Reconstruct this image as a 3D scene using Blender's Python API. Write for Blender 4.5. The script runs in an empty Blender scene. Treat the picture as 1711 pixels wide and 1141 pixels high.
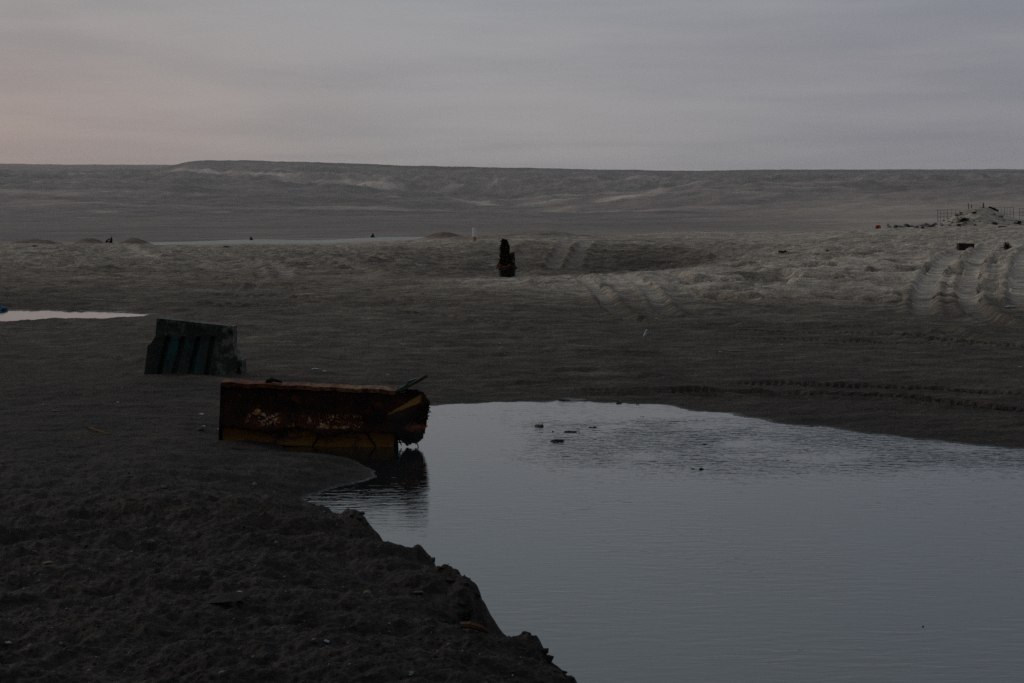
import bpy, math, random
import numpy as np
C = bpy.context
SC = C.scene
rnd = random.Random(7)
R = math.radians

# ------------------------------------------------------------------ camera
CAM_H = 2.75                      # eye height above the pond
F = 2376.0                        # focal length in photo pixels (50 mm on 36 mm)
HOR = 345.0                       # photo row of the true horizon
cam = bpy.data.cameras.new('camera')
cam.sensor_width = 36.0
cam.lens = 50.0
cam.shift_y = -(570.5 - HOR) / 1711.0
cam.clip_start = 0.05
cam.clip_end = 40000
camo = bpy.data.objects.new('camera', cam)
SC.collection.objects.link(camo)
camo.location = (0, 0, CAM_H)
camo.rotation_euler = (R(90), 0, 0)
SC.camera = camo

# ------------------------------------------------------------------ world: dusk overcast
SUN_AZ = R(-62)                   # left of the view axis
SUN_EL = R(9)
w = bpy.data.worlds.new('World')
SC.world = w
w.use_nodes = True
nt = w.node_tree
nt.nodes.clear()
N = nt.nodes.new
L = nt.links.new
def wm(op, a, b=None, c=None, clamp=False):
    n = N('ShaderNodeMath'); n.operation = op; n.use_clamp = clamp
    for i, v in enumerate((a, b, c)):
        if v is None: continue
        if isinstance(v, (int, float)): n.inputs[i].default_value = v
        else: L(v, n.inputs[i])
    return n.outputs[0]
def wmix(f, a, b, blend='MIX'):
    n = N('ShaderNodeMix'); n.data_type = 'RGBA'; n.blend_type = blend
    for i, v in ((0, f), (6, a), (7, b)):
        if isinstance(v, (int, float)): n.inputs[i].default_value = v
        elif isinstance(v, tuple): n.inputs[i].default_value = (*v, 1)
        else: L(v, n.inputs[i])
    return n.outputs[2]
def wrange(v, a, b, c=0.0, d=1.0, smooth=True):
    n = N('ShaderNodeMapRange'); n.interpolation_type = 'SMOOTHSTEP' if smooth else 'LINEAR'
    L(v, n.inputs[0])
    for i, q in enumerate((a, b, c, d)): n.inputs[i + 1].default_value = q
    return n.outputs[0]
tc = N('ShaderNodeTexCoord')
sep = N('ShaderNodeSeparateXYZ'); L(tc.outputs['Generated'], sep.inputs[0])
X, Y, Z = sep.outputs
sky = N('ShaderNodeTexSky'); sky.sky_type = 'NISHITA'; sky.sun_disc = False
sky.sun_elevation = SUN_EL; sky.sun_rotation = SUN_AZ
sky.dust_density = 3.0; sky.air_density = 1.0
# cloud deck: seen on a plane overhead so that it streaks towards the horizon
zz = wm('ADD', wm('MAXIMUM', Z, 0.0), 0.035)
cx = wm('DIVIDE', X, zz); cy = wm('DIVIDE', Y, zz)
comb = N('ShaderNodeCombineXYZ'); L(cx, comb.inputs[0]); L(cy, comb.inputs[1])
n1 = N('ShaderNodeTexNoise'); L(comb.outputs[0], n1.inputs['Vector'])
n1.inputs['Scale'].default_value = 0.32; n1.inputs['Detail'].default_value = 5; n1.inputs['Roughness'].default_value = 0.5
n1.inputs['Distortion'].default_value = 0.6
mp = N('ShaderNodeMapping'); mp.inputs['Scale'].default_value = (1.0, 1.0, 9.0); L(tc.outputs['Generated'], mp.inputs[0])
n2 = N('ShaderNodeTexNoise'); L(mp.outputs[0], n2.inputs['Vector'])
n2.inputs['Scale'].default_value = 4.2; n2.inputs['Detail'].default_value = 5; n2.inputs['Roughness'].default_value = 0.55
cl = wm('ADD', wm('MULTIPLY', n1.outputs[0], 0.45), wm('MULTIPLY', n2.outputs[0], 0.55))
clf = wrange(cl, 0.38, 0.62)
# colour across: warm on the sunset side, cool grey away from it
side = wrange(X, -0.42, 0.40)
low = wrange(Z, 0.0, 0.14)
warm = wmix(low, (0.272, 0.207, 0.183), (0.224, 0.203, 0.199))
mid = wmix(low, (0.222, 0.215, 0.214), (0.210, 0.208, 0.220))
cool = wmix(low, (0.160, 0.162, 0.184), (0.170, 0.171, 0.193))
a_ = wmix(wrange(X, -0.42, 0.0), warm, mid)
colr = wmix(wrange(X, -0.02, 0.40), a_, cool)
shade = wmix(clf, (0.905, 0.910, 0.935), (1.075, 1.065, 1.05))
colr = wmix(1.0, colr, shade, 'MULTIPLY')
# the sky is brighter overhead and clearly darker behind the viewer (after-sunset)
up = wrange(Z, 0.08, 0.8, 1.0, 1.35)
back = wrange(Y, -0.75, 0.55, 0.33, 1.0)
sc_ = wm('MULTIPLY', up, back)
colr = wmix(1.0, colr, wmix(wrange(Z, .09, .24), (1.0, 1.0, 1.0), (.90, 1.03, 1.06)), 'MULTIPLY')
cc = N('ShaderNodeCombineXYZ')
for i in range(3): L(sc_, cc.inputs[i])
colr = wmix(1.0, colr, cc.outputs[0], 'MULTIPLY')
bg1 = N('ShaderNodeBackground'); L(colr, bg1.inputs[0]); bg1.inputs[1].default_value = 1.62
bg2 = N('ShaderNodeBackground'); L(sky.outputs[0], bg2.inputs[0]); bg2.inputs[1].default_value = 0.05
mx = N('ShaderNodeMixShader'); mx.inputs[0].default_value = 0.06
L(bg1.outputs[0], mx.inputs[1]); L(bg2.outputs[0], mx.inputs[2])
wo = N('ShaderNodeOutputWorld'); L(mx.outputs[0], wo.inputs[0])

sun = bpy.data.lights.new('sun', 'SUN')
sun.energy = 0.75
sun.angle = R(14)
sun.color = (1.0, 0.88, 0.78)
suno = bpy.data.objects.new('sun', sun)
SC.collection.objects.link(suno)
suno.rotation_euler = (R(90) - R(12), 0, -SUN_AZ + R(180) - R(0))
from mathutils import Vector
_d = Vector((math.sin(SUN_AZ) * math.cos(R(12)), math.cos(SUN_AZ) * math.cos(R(12)), math.sin(R(12))))
suno.rotation_euler = _d.to_track_quat('Z', 'Y').to_euler()

SC.view_settings.view_transform = 'Standard'
SC.view_settings.look = 'None'
SC.view_settings.gamma = 1
SC.view_settings.use_curve_mapping = False
SC.view_settings.exposure = 0.0
SC.cycles.use_denoising = False

# ------------------------------------------------------------------ noise in numpy
_perm = np.random.RandomState(11).permutation(4096)
_ang = np.random.RandomState(5).rand(4096) * 2 * np.pi
_gx, _gy = np.cos(_ang), np.sin(_ang)
def perlin(x, y, seed=0):
    xi = np.floor(x).astype(np.int64); yi = np.floor(y).astype(np.int64)
    xf = x - xi; yf = y - yi
    u = xf * xf * xf * (xf * (xf * 6 - 15) + 10); v = yf * yf * yf * (yf * (yf * 6 - 15) + 10)
    def g(ix, iy, dx, dy):
        h = _perm[(_perm[(ix + seed * 131) & 4095] + iy) & 4095]
        return _gx[h] * dx + _gy[h] * dy
    a = g(xi, yi, xf, yf); b = g(xi + 1, yi, xf - 1, yf)
    c = g(xi, yi + 1, xf, yf - 1); d = g(xi + 1, yi + 1, xf - 1, yf - 1)
    return (a + u * (b - a) + v * ((c + u * (d - c)) - (a + u * (b - a)))) * 1.5
def fbm(x, y, octv=4, seed=0, gain=0.5):
    s = 0; a = 1.0; t = 0
    for i in range(octv):
        s = s + a * perlin(x * 2 ** i + 17.3 * i, y * 2 ** i - 9.1 * i, seed + i); t += a; a *= gain
    return s / t * 1.4
def sstep(v, a, b):
    t = np.clip((v - a) / (b - a), 0, 1)
    return t * t * (3 - 2 * t)

# ------------------------------------------------------------------ coarse relief of the near ground
def zpy(py, D): return CAM_H - (py - HOR) / F * D
DL = [0, 4, 6, 7, 9, 12, 16, 20, 24, 30, 38, 42, 46, 52, 58, 64, 70, 75, 80, 88, 95, 105, 130]
near_l = [1.15, .95, .66, .46, .38, .30, .15]
COLS = {
 -400: near_l + [.10, .08, .10, .10, .15, .22, .38, .5, .62, .72, .8, .82, .3, .30, -.6, -1.5],
 0:    near_l + [.10, .06, .08, .07, .14, .22, .36, .5, .62, .72, .79, .80, .2, .34, -.6, -1.5],
 300:  near_l + [.12, .09, .12, .13, .17, .22, .36, .5, .61, .70, .77, .74, .2, .42, -.6, -1.5],
 428:  near_l + [.12, .10, .14, .16, .19, .23, .36, .5, .60, .68, .76, .72, .2, .66, -.5, -1.5],
 530:  near_l + [.11, .10, .15, .18, .22, .27, .36, .48, .58, .67, .76, .74, .2, .52, -.5, -1.5],
 650:  near_l + [.08, .10, .16, .22, .28, .34, .36, .44, .52, .63, .76, .82, .4, .82, -.4, -1.5],
 855:  near_l + [.05, .09, .17, .28, .40, .44, .14, .20, .33, .55, .75, .90, .75, .60, -.4, -1.5],
 975:  near_l + [.05, .10, .17, .22, .36, .52, .12, .17, .28, .54, .75, .88, .80, .70, .2, -1.5],
 1100: near_l + [.05, .10, .16, .06, .28, .66, .36, .12, .19, .52, .70, .84, .86, .91, .85, -1.5],
 1283: near_l + [.07, .12, .17, .07, .26, .62, .72, .70, .70, .76, .80, .84, .90, .93, .85, -1.5],
 1500: near_l + [.12, .16, .20, .08, .22, .50, .80, .97, 1.05, 1.13, 1.18, 1.24, 1.40, 1.25, .5, -1.5],
 1711: near_l + [.16, .20, .22, .10, .24, .52, .88, 1.11, 1.22, 1.30, 1.35, 1.42, 1.60, 1.35, .5, -1.5],
 2200: near_l + [.20, .26, .28, .16, .30, .56, .95, 1.2, 1.3, 1.4, 1.45, 1.5, 1.6, 1.35, .5, -1.5]}
DRY = {  # 0 damp dark sand .. 1 dry pale sand
 -400: [0, 0, 0, 0, 0, 0, .03, .1, .22, .34, .3, .4, .5, .62, .72, .78, .8, .8, .8, .8, 1, 1, 1],
 0:    [0, 0, 0, 0, 0, 0, .0, .05, .18, .30, .22, .32, .45, .60, .72, .78, .8, .8, .8, .8, 1, 1, 1],
 428:  [0, 0, 0, 0, 0, .0, .02, .11, .25, .33, .36, .42, .50, .60, .66, .7, .72, .74, .78, .8, 1, 1, 1],
 700:  [0, 0, 0, 0, 0, .02, .09, .17, .27, .32, .42, .55, .60, .50, .50, .55, .6, .7, .8, .8, 1, 1, 1],
 855:  [0, 0, 0, 0, 0, .02, .09, .17, .27, .32, .42, .82, .86, .55, .45, .5, .55, .7, .8, .75, .9, 1, 1],
 1100: [0, 0, 0, 0, 0, .03, .10, .16, .25, .30, .42, .86, .95, .70, .25, .3, .45, .65, .8, .8, .9, 1, 1],
 1283: [0, 0, 0, 0, 0, .03, .10, .16, .25, .30, .42, .88, .92, .95, .8, .8, .8, .85, .9, .9, .9, 1, 1],
 1711: [0, 0, 0, 0, 0, .05, .14, .20, .28, .32, .48, .82, .90, .95, 1, 1, .9, .9, .9, .85, .9, 1, 1],
 2200: [0, 0, 0, 0, 0, .05, .14, .20, .28, .32, .48, .82, .90, .95, 1, 1, .9, .9, .9, .85, .9, 1, 1]}
DG = np.arange(0, 131, 0.5); PG = np.arange(-400, 2201, 20.0)
def make_table(cols):
    ks = sorted(cols)
    cd = np.array([np.interp(DG, DL, cols[k]) for k in ks])
    t = np.array([np.interp(PG, ks, cd[:, j]) for j in range(len(DG))]).T
    def blur(a, n, ax):
        k = np.hanning(n + 2)[1:-1]; k /= k.sum()
        return np.apply_along_axis(lambda v: np.convolve(np.pad(v, n // 2, mode='edge'), k, 'valid'), ax, a)
    return blur(blur(t, 9, 1), 7, 0)
TZ = make_table(COLS); TD = make_table(DRY)
def look(T, px, D):
    a = np.clip((px + 400) / 20.0, 0, len(PG) - 1.001); b = np.clip(D / 0.5, 0, len(DG) - 1.001)
    i = a.astype(int); j = b.astype(int); fa = a - i; fb = b - j
    return (T[i, j] * (1 - fa) + T[i + 1, j] * fa) * (1 - fb) + (T[i, j + 1] * (1 - fa) + T[i + 1, j + 1] * fa) * fb
def polar(x, y):
    r = np.hypot(x, y); az = np.arctan2(x, y)
    azc = np.clip(az, -R(30), R(30))
    return 855.5 + F * np.tan(azc), r * np.cos(azc)

def P0(px, py, z=0.0):
    D = (CAM_H - z) * F / (py - HOR)
    return ((px - 855.5) / F * D, D)
crest = [(600, 870, .36), (622, 884, .36), (650, 902, .36), (700, 908, .36), (742, 950, .36), (780, 1000, .37), (799, 1035, .38), (815, 1056, .38), (870, 1080, .39), (930, 1103, .40), (968, 1141, .42)]
cw = [P0(*c) for c in crest]
bank_shore = [(x + .22, y + .24) for x, y in cw]
POND = ([P0(470, 752), P0(520, 757), P0(575, 763), P0(606, 774), P0(630, 788), P0(636, 796), P0(612, 804), P0(560, 814), P0(506, 833)]
        + [(-1.78, 12.9), (-1.45, 12.2), (-1.12, 11.5)] + bank_shore + [(.80, 6.2), (1.2, 5.0), (2.4, 4.2), (6, 4.4), (9.2, 8), (8.2, 12), P0(1900, 790), P0(1711, 752), P0(1560, 737), P0(1430, 722), P0(1300, 706),
        P0(1200, 691), P0(1090, 678), P0(1000, 672), P0(930, 669), P0(850, 672), P0(780, 675), P0(720, 681), (-1.2, 18.4), (-1.7, 17.5), (-2.3, 17.0), (-2.75, 16.6)])
POOL = [P0(252, 526), P0(200, 521.5), P0(100, 519), P0(0, 518), P0(-300, 517), P0(-330, 528), P0(-300, 543), P0(0, 537.5), P0(100, 534), P0(200, 531), P0(240, 528)]
def sdist(x, y, poly):
    d = np.full(x.shape, 1e9); ins = np.zeros(x.shape, bool); n = len(poly)
    for i in range(n):
        ax, ay = poly[i]; bx, by = poly[(i + 1) % n]
        ex, ey = bx - ax, by - ay
        t = np.clip(((x - ax) * ex + (y - ay) * ey) / (ex * ex + ey * ey), 0, 1)
        d = np.minimum(d, np.hypot(x - ax - t * ex, y - ay - t * ey))
        c = ((ay > y) != (by > y))
        xc = (bx - ax) * (y - ay) / (by - ay + 1e-12) + ax
        ins ^= c & (x < xc)
    return np.where(ins, -d, d)
# mounds: px, D, half width px, half depth m, height, redness
MOUNDS = [(60, 86, 45, 3, .42, 1), (150, 86, 28, 3, .50, 1), (225, 86, 30, 3, .48, 1), (-60, 86, 60, 3, .4, 1), (742, 90, 32, 3, .52, 1), (905, 89, 62, 3.5, .42, .45), (810, 88, 60, 3, .18, .5),
          (1640, 92, 40, 3.4, 1.30, 0), (1600, 91, 30, 2.5, .38, 0), (1705, 92, 40, 3, .35, 0), (1530, 90, 60, 2.0, .16, 0), (1460, 88, 40, 3, .06, 0)]
def base_h(x, y):
    px, D = polar(x, y)
    z = look(TZ, px, D)
    z = z - .17 * sstep(D, 64, 72) * (1 - sstep(D, 82, 88)) * (1 - sstep(px, 700, 820))
    for mx_, mD, wx, wd, h, _ in MOUNDS:
        z = z + h * np.exp(-((px - mx_) / wx) ** 2 - ((D - mD) / wd) ** 2)
    # debris hump on the near bank and hollow at the lip
    z = z + .10 * np.exp(-((x + 2.0) / 1.1) ** 2 - ((y - 11.6) / .5) ** 2)
    z = z + .05 * np.exp(-((x + 1.1) / .8) ** 2 - ((y - 10.0) / .4) ** 2) - .05 * np.exp(-((x + .95) / .45) ** 2 - ((y - 9.0) / .25) ** 2)
    # low drift against the barrier
    z = z + .07 * np.exp(-((x + 4.9) / 1.3) ** 2 - ((y - 21.2) / 1.0) ** 2)
    return z
def ground0(x, y):
    z = base_h(x, y)
    nearp = (y > 0) & (y < 45)
    z = np.where(nearp, np.maximum(z, .04), z)
    wob = .12 * perlin(x * 1.4, y * 1.4, 3) + .06 * perlin(x * 2.6, y * 2.6, 4) + .02 * perlin(x * 7, y * 7, 5)
    s = sdist(x, y, POND) + wob * np.interp(y, [0, 11.5, 13, 20], [1.1, 1.1, .6, 1.6])
    ww = np.interp(y, [0, 11.6, 13.2, 17, 20], [.26, .26, .55, 1.0, 1.6])
    land = z * (1 - np.exp(-np.maximum(s, 0) / ww))
    bed = -.35 * (1 - np.exp(np.minimum(s, 0) / .35))
    z1 = np.where(s > 0, land, bed)
    s2 = sdist(x, y, POOL) + wob * 1.5
    z1 = np.where(s2 > 0, z1 * (1 - np.exp(-s2 / .8)), -.3 * (1 - np.exp(np.minimum(s2, 0) / .4)))
    return z1, s, s2

def ray_hit(px, py):
    """point of the coarse ground that a photo pixel looks at"""
    u = (px - 855.5) / F
    ys = np.concatenate([np.arange(5, 30, .02), np.arange(30, 128, .1)])
    z, _, _ = ground0(u * ys, ys)
    ray = CAM_H - (py - HOR) / F * ys
    k = np.nonzero(z >= ray)[0]
    if len(k) == 0:
        k = [np.argmin(np.abs(z - ray)[200:]) + 200]
    yy = ys[k[0]]
    return (u * yy, yy)

TRACKS = [  # pixel polyline, half width m, depth m, tread
 ([(1625, 408), (1592, 425), (1565, 447), (1548, 475), (1540, 505), (1548, 530)], .30, .12, 0),
 ([(1655, 410), (1632, 430), (1622, 455), (1616, 485), (1622, 512), (1650, 535), (1711, 550)], .30, .12, 0),
 ([(1740, 405), (1712, 425), (1704, 455), (1702, 490), (1712, 515)], .30, .12, 0),
 ([(950, 402), (938, 418), (928, 436), (922, 452)], .32, .09, 0),
 ([(985, 402), (969, 418), (960, 436), (954, 452)], .32, .09, 0),
 ([(946, 462), (985, 473), (1008, 490), (1022, 515), (1055, 535), (1120, 545)], .24, .085, 0),
 ([(1035, 458), (1068, 468), (1088, 485), (1098, 500), (1110, 520), (1140, 535)], .24, .085, 0),
 ([(208, 408), (222, 417), (245, 427), (290, 434)], .30, .06, 0),
 ([(640, 420), (580, 428), (555, 436), (600, 447), (650, 462)], .30, .06, 0),
 ([(400, 430), (460, 440), (480, 455), (470, 470)], .28, .05, 0),
 ([(-40, 432), (120, 440), (260, 452), (420, 470), (560, 490)], .16, .075, 2),
 ([(-40, 446), (120, 455), (260, 468), (400, 486)], .16, .075, 2),
 ([(300, 412), (380, 425), (430, 445), (440, 468), (400, 492)], .2, .075, 2),
 ([(500, 412), (540, 430), (640, 452), (760, 465)], .2, .085, 2),
 ([(540, 409), (590, 423), (690, 443), (800, 455)], .2, .085, 2),
 ([(300, 492), (520, 497), (740, 507), (900, 525)], .16, .07, 2),
 ([(260, 505), (480, 512), (700, 524), (860, 545), (1000, 575)], .16, .07, 2),
 ([(430, 560), (640, 555), (860, 560), (1060, 580), (1240, 600)], .14, .055, 2),
 ([(430, 580), (640, 573), (860, 578), (1060, 600), (1240, 622)], .14, .055, 2),
 ([(740, 640), (900, 622), (1100, 612), (1300, 612), (1500, 622), (1760, 640)], .14, .055, 2),
 ([(740, 655), (900, 637), (1100, 627), (1350, 628), (1760, 655)], .14, .05, 2),
 ([(700, 600), (900, 590), (1150, 590), (1400, 600), (1760, 612)], .12, .05, 2),
 ([(1000, 540), (1150, 527), (1300, 524), (1450, 530), (1600, 548)], .16, .075, 2),
 ([(1120, 545), (1250, 541), (1400, 543), (1560, 558), (1740, 572)], .16, .07, 2),
 ([(1560, 540), (1600, 560), (1660, 572), (1740, 578)], .22, .06, 2),
 ([(1100, 405), (1250, 410), (1400, 408), (1560, 398), (1711, 392)], .2, .075, 2),
 ([(1150, 425), (1300, 430), (1450, 420), (1580, 410)], .2, .075, 2),
 ([(-40, 570), (120, 560), (240, 562), (330, 585)], .14, .05, 2),
 ([(-40, 610), (100, 595), (220, 600), (330, 640)], .14, .05, 2),
 ([(900, 652), (1100, 655), (1200, 656), (1350, 659), (1500, 667), (1711, 686), (1900, 700)], .17, .09, 1),
 ([(1150, 637), (1350, 642), (1550, 650), (1711, 660), (1900, 668)], .15, .05, 1),
 ([(1150, 549), (1300, 552), (1450, 556), (1600, 570), (1711, 580), (1900, 590)], .16, .05, 1),
 ([(1130, 560), (1300, 566), (1450, 572), (1600, 576), (1711, 590)], .14, .03, 1)]
def track_fields(x, y):
    m = np.zeros(x.shape); dz = np.zeros(x.shape); tr = np.zeros(x.shape)
    for pl, hw, dep, tread in TRACKS:
        pts = np.array([ray_hit(*p) for p in pl])
        # smooth the line
        t = np.arange(len(pts)); tt = np.linspace(0, len(pts) - 1, len(pts) * 6)
        sx = np.interp(tt, t, pts[:, 0]); sy = np.interp(tt, t, pts[:, 1])
        k = np.ones(5) / 5
        sx = np.convolve(np.pad(sx, 2, mode='edge'), k, 'valid'); sy = np.convolve(np.pad(sy, 2, mode='edge'), k, 'valid')
        sel = np.nonzero((x > sx.min() - 1) & (x < sx.max() + 1) & (y > sy.min() - 1) & (y < sy.max() + 1))[0]
        xs, ys = x[sel], y[sel]
        d = np.full(xs.shape, 1e9); al = np.zeros(xs.shape); acc = 0
        for i in range(len(sx) - 1):
            ex, ey = sx[i + 1] - sx[i], sy[i + 1] - sy[i]; ll = math.hypot(ex, ey) + 1e-9
            t_ = np.clip(((xs - sx[i]) * ex + (ys - sy[i]) * ey) / ll ** 2, 0, 1)
            q = np.hypot(xs - sx[i] - t_ * ex, ys - sy[i] - t_ * ey)
            b = q < d
            d = np.where(b, q, d); al = np.where(b, acc + t_ * ll, al); acc += ll
        inside = 1 - sstep(d, hw * .75, hw * 1.15) if tread == 1 else 1 - sstep(d, hw * .45, hw * 1.35)
        rim = np.exp(-((d - hw * 1.45) / (hw * (.35 if tread == 1 else .5))) ** 2)
        fade = sstep(al, 0, 1.8) * (1 - sstep(al, acc - 3.0, acc))
        pz = -dep * inside + dep * .6 * rim
        if tread == 1:
            pz = pz + inside * dep * .7 * np.sign(np.sin(al * 2 * np.pi / .11)) * (.8 + .2 * perlin(al * 1.2, al * 0 + 3.1, 9))
            fade = fade * (.95 + .3 * perlin(al * .35, al * 0 + 1.7, 8))
            tr[sel] = np.maximum(tr[sel], inside * fade)
        elif tread == 2:
            fade = fade * np.clip(.7 + .8 * perlin(al * .22, al * 0 + hw * 30, 8), .1, 1.2)
            m[sel] = np.maximum(m[sel], inside * fade * .4)
        else:
            m[sel] = np.maximum(m[sel], inside * fade)
        dz[sel] += pz * fade
    return m, dz, tr

def ground_full(x, y, tracks=True):
    z, s, s2 = ground0(x, y)
    px, D = polar(x, y)
    if tracks: tm, tz, tr = track_fields(x, y)
    else: tm = tz = tr = np.zeros(x.shape)
    land = sstep(s, 0.0, .25)
    rough = 1 - .95 * sstep(tm, 0, .7)
    # broad lumps
    a = .055 * fbm(x * .45, y * .45, 3, 20) * np.interp(D, [0, 16, 22, 40, 130], [.6, .7, .6, 1.6, 2.2])
    # trampled sand, ripples drawn out across the view
    b = .030 * fbm(x * 1.6, y * 3.0, 5, 30, .6) * np.interp(D, [0, 14, 20, 35, 60], [1.0, 1.0, 1.0, 1.5, 2.4])
    # clods of the churned near bank
    nb = np.interp(y, [0, 11, 13.5, 17], [1.0, 1.0, .45, 0]) * (x < 4)
    r1 = 1 - np.abs(fbm(x * 3.2, y * 3.2, 3, 40)) * 2.2
    r2 = 1 - np.abs(perlin(x * 9, y * 9, 45)) * 2
    c = nb * (.085 * fbm(x * .9, y * 1.5, 3, 48, .5) + .020 * r1 + .012 * r2 + .034 * fbm(x * 4, y * 4, 5, 50, .68))
    # big clods along the lip
    lip = np.exp(-((s - .16) / .16) ** 2) * (y < 12.2)
    c = c + lip * (.16 * fbm(x * 2.6, y * 2.6, 4, 60, .5) + .03)
    # dents of hooves, feet and clods: pits on a jittered grid
    def pits(cell, seed):
        gx_, gy_ = x / cell, y / cell; ix = np.floor(gx_).astype(np.int64); iy = np.floor(gy_).astype(np.int64); o_ = np.zeros(x.shape)
        for di in (-1, 0, 1):
            for dj in (-1, 0, 1):
                h_ = _perm[(_perm[(ix + di + seed) & 4095] + iy + dj) & 4095]
                px_ = ix + di + .5 + .42 * _gx[h_]; py_ = iy + dj + .5 + .42 * _gy[h_]
                rr_ = .22 + .16 * ((h_ & 63) / 63.0)
                d2 = ((gx_ - px_) ** 2 + (gy_ - py_) ** 2) / rr_ ** 2
                o_ += np.exp(-d2 * 1.6) * ((h_ & 7) / 7.0 - .25)
        return o_
    far = sstep(y, 16, 22)
    b = b - far * (.024 * pits(.55, 5) + np.interp(D, [20, 40, 60], [.02, .035, .05]) * pits(1.5, 9) * np.clip(.5 + 1.5 * fbm(x * .2, y * .2, 2, 66), 0, 1.4))
    b = b - (1 - far) * .016 * pits(.34, 15)
    # blown hollows on the pale slope
    hol = sstep(px, 1080, 1200) * sstep(D, 38, 41) * (1 - sstep(D, 50, 62))
    rx = x * .8 - y * .62; ry = x * .55 + y * .85
    hm0 = sstep(fbm(rx * .30, ry * .62, 4, 70, .5), .02, .22) * hol
    h = -.32 * hm0 + hol * .10 * fbm(rx * .9, ry * 1.7, 4, 75, .6)
    b = b * (1 - .6 * hol)
    hollow = hm0 * np.clip(.4 + 1.6 * fbm(x * 1.3, y * 1.3, 3, 77), 0, 1)  # mask for the shade put into the hollows' colour
    h2 = sstep(D, 50, 56) * (1 - sstep(D, 72, 84)) * .15 * fbm(x * .8, y * 1.0, 4, 80, .6)
    hm = sstep(px, 780, 900) * (1 - sstep(px, 1080, 1200)) * sstep(D, 40, 43) * (1 - sstep(D, 46, 50)) * -.16 * sstep(fbm(x * .7, y * 1.3, 3, 85), 0, .35)
    pale_smooth = sstep(D, 89, 92) * (1 - sstep(px, 900, 1000))
    q = (a * .8 + b + h + h2 + hm) * rough * (1 - .93 * pale_smooth)
    z = z + np.where(s > 0, (q + c) * land, 0) * sstep(s2, .0, .4) + tz
    z = np.where((s > 0.04) & (D < 30) & (s2 > .04) & (z < .006), .006, z)
    return z, s, s2, tm, hollow
def gz(x, y):
    a, b = np.array([float(x)]), np.array([float(y)])
    return float(ground_full(a, b, False)[0][0])

# ------------------------------------------------------------------ object helpers
COL = SC.collection
def tag(o, label=None, cat=None, group=None, kind=None):
    if label: o['label'] = label
    if cat: o['category'] = cat
    if group: o['group'] = group
    if kind: o['kind'] = kind
    return o
def mesh_np(name, V, Q, mat, smooth=True, attrs=None):
    me = bpy.data.meshes.new(name)
    me.vertices.add(len(V)); me.vertices.foreach_set('co', V.astype(np.float32).ravel())
    me.loops.add(Q.size); me.loops.foreach_set('vertex_index', Q.astype(np.int32).ravel())
    k = Q.shape[1]
    me.polygons.add(len(Q)); me.polygons.foreach_set('loop_start', np.arange(0, Q.size, k, dtype=np.int32))
    me.polygons.foreach_set('loop_total', np.full(len(Q), k, dtype=np.int32))
    if smooth: me.polygons.foreach_set('use_smooth', np.ones(len(Q), bool))
    me.update(calc_edges=True)
    for an, av in (attrs or {}).items():
        at = me.attributes.new(an, 'FLOAT', 'POINT'); at.data.foreach_set('value', av.astype(np.float32))
    me.materials.append(mat)
    o = bpy.data.objects.new(name, me); COL.objects.link(o)
    return o
def grid_faces(nr, nc, wrap=False):
    i = np.arange(nr - 1)[:, None]; j = np.arange(nc if wrap else nc - 1)[None, :]
    j2 = (j + 1) % nc
    a = i * nc + j; b = i * nc + j2; c = (i + 1) * nc + j2; d = (i + 1) * nc + j
    return np.stack([a, b, c, d], -1).reshape(-1, 4)

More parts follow.
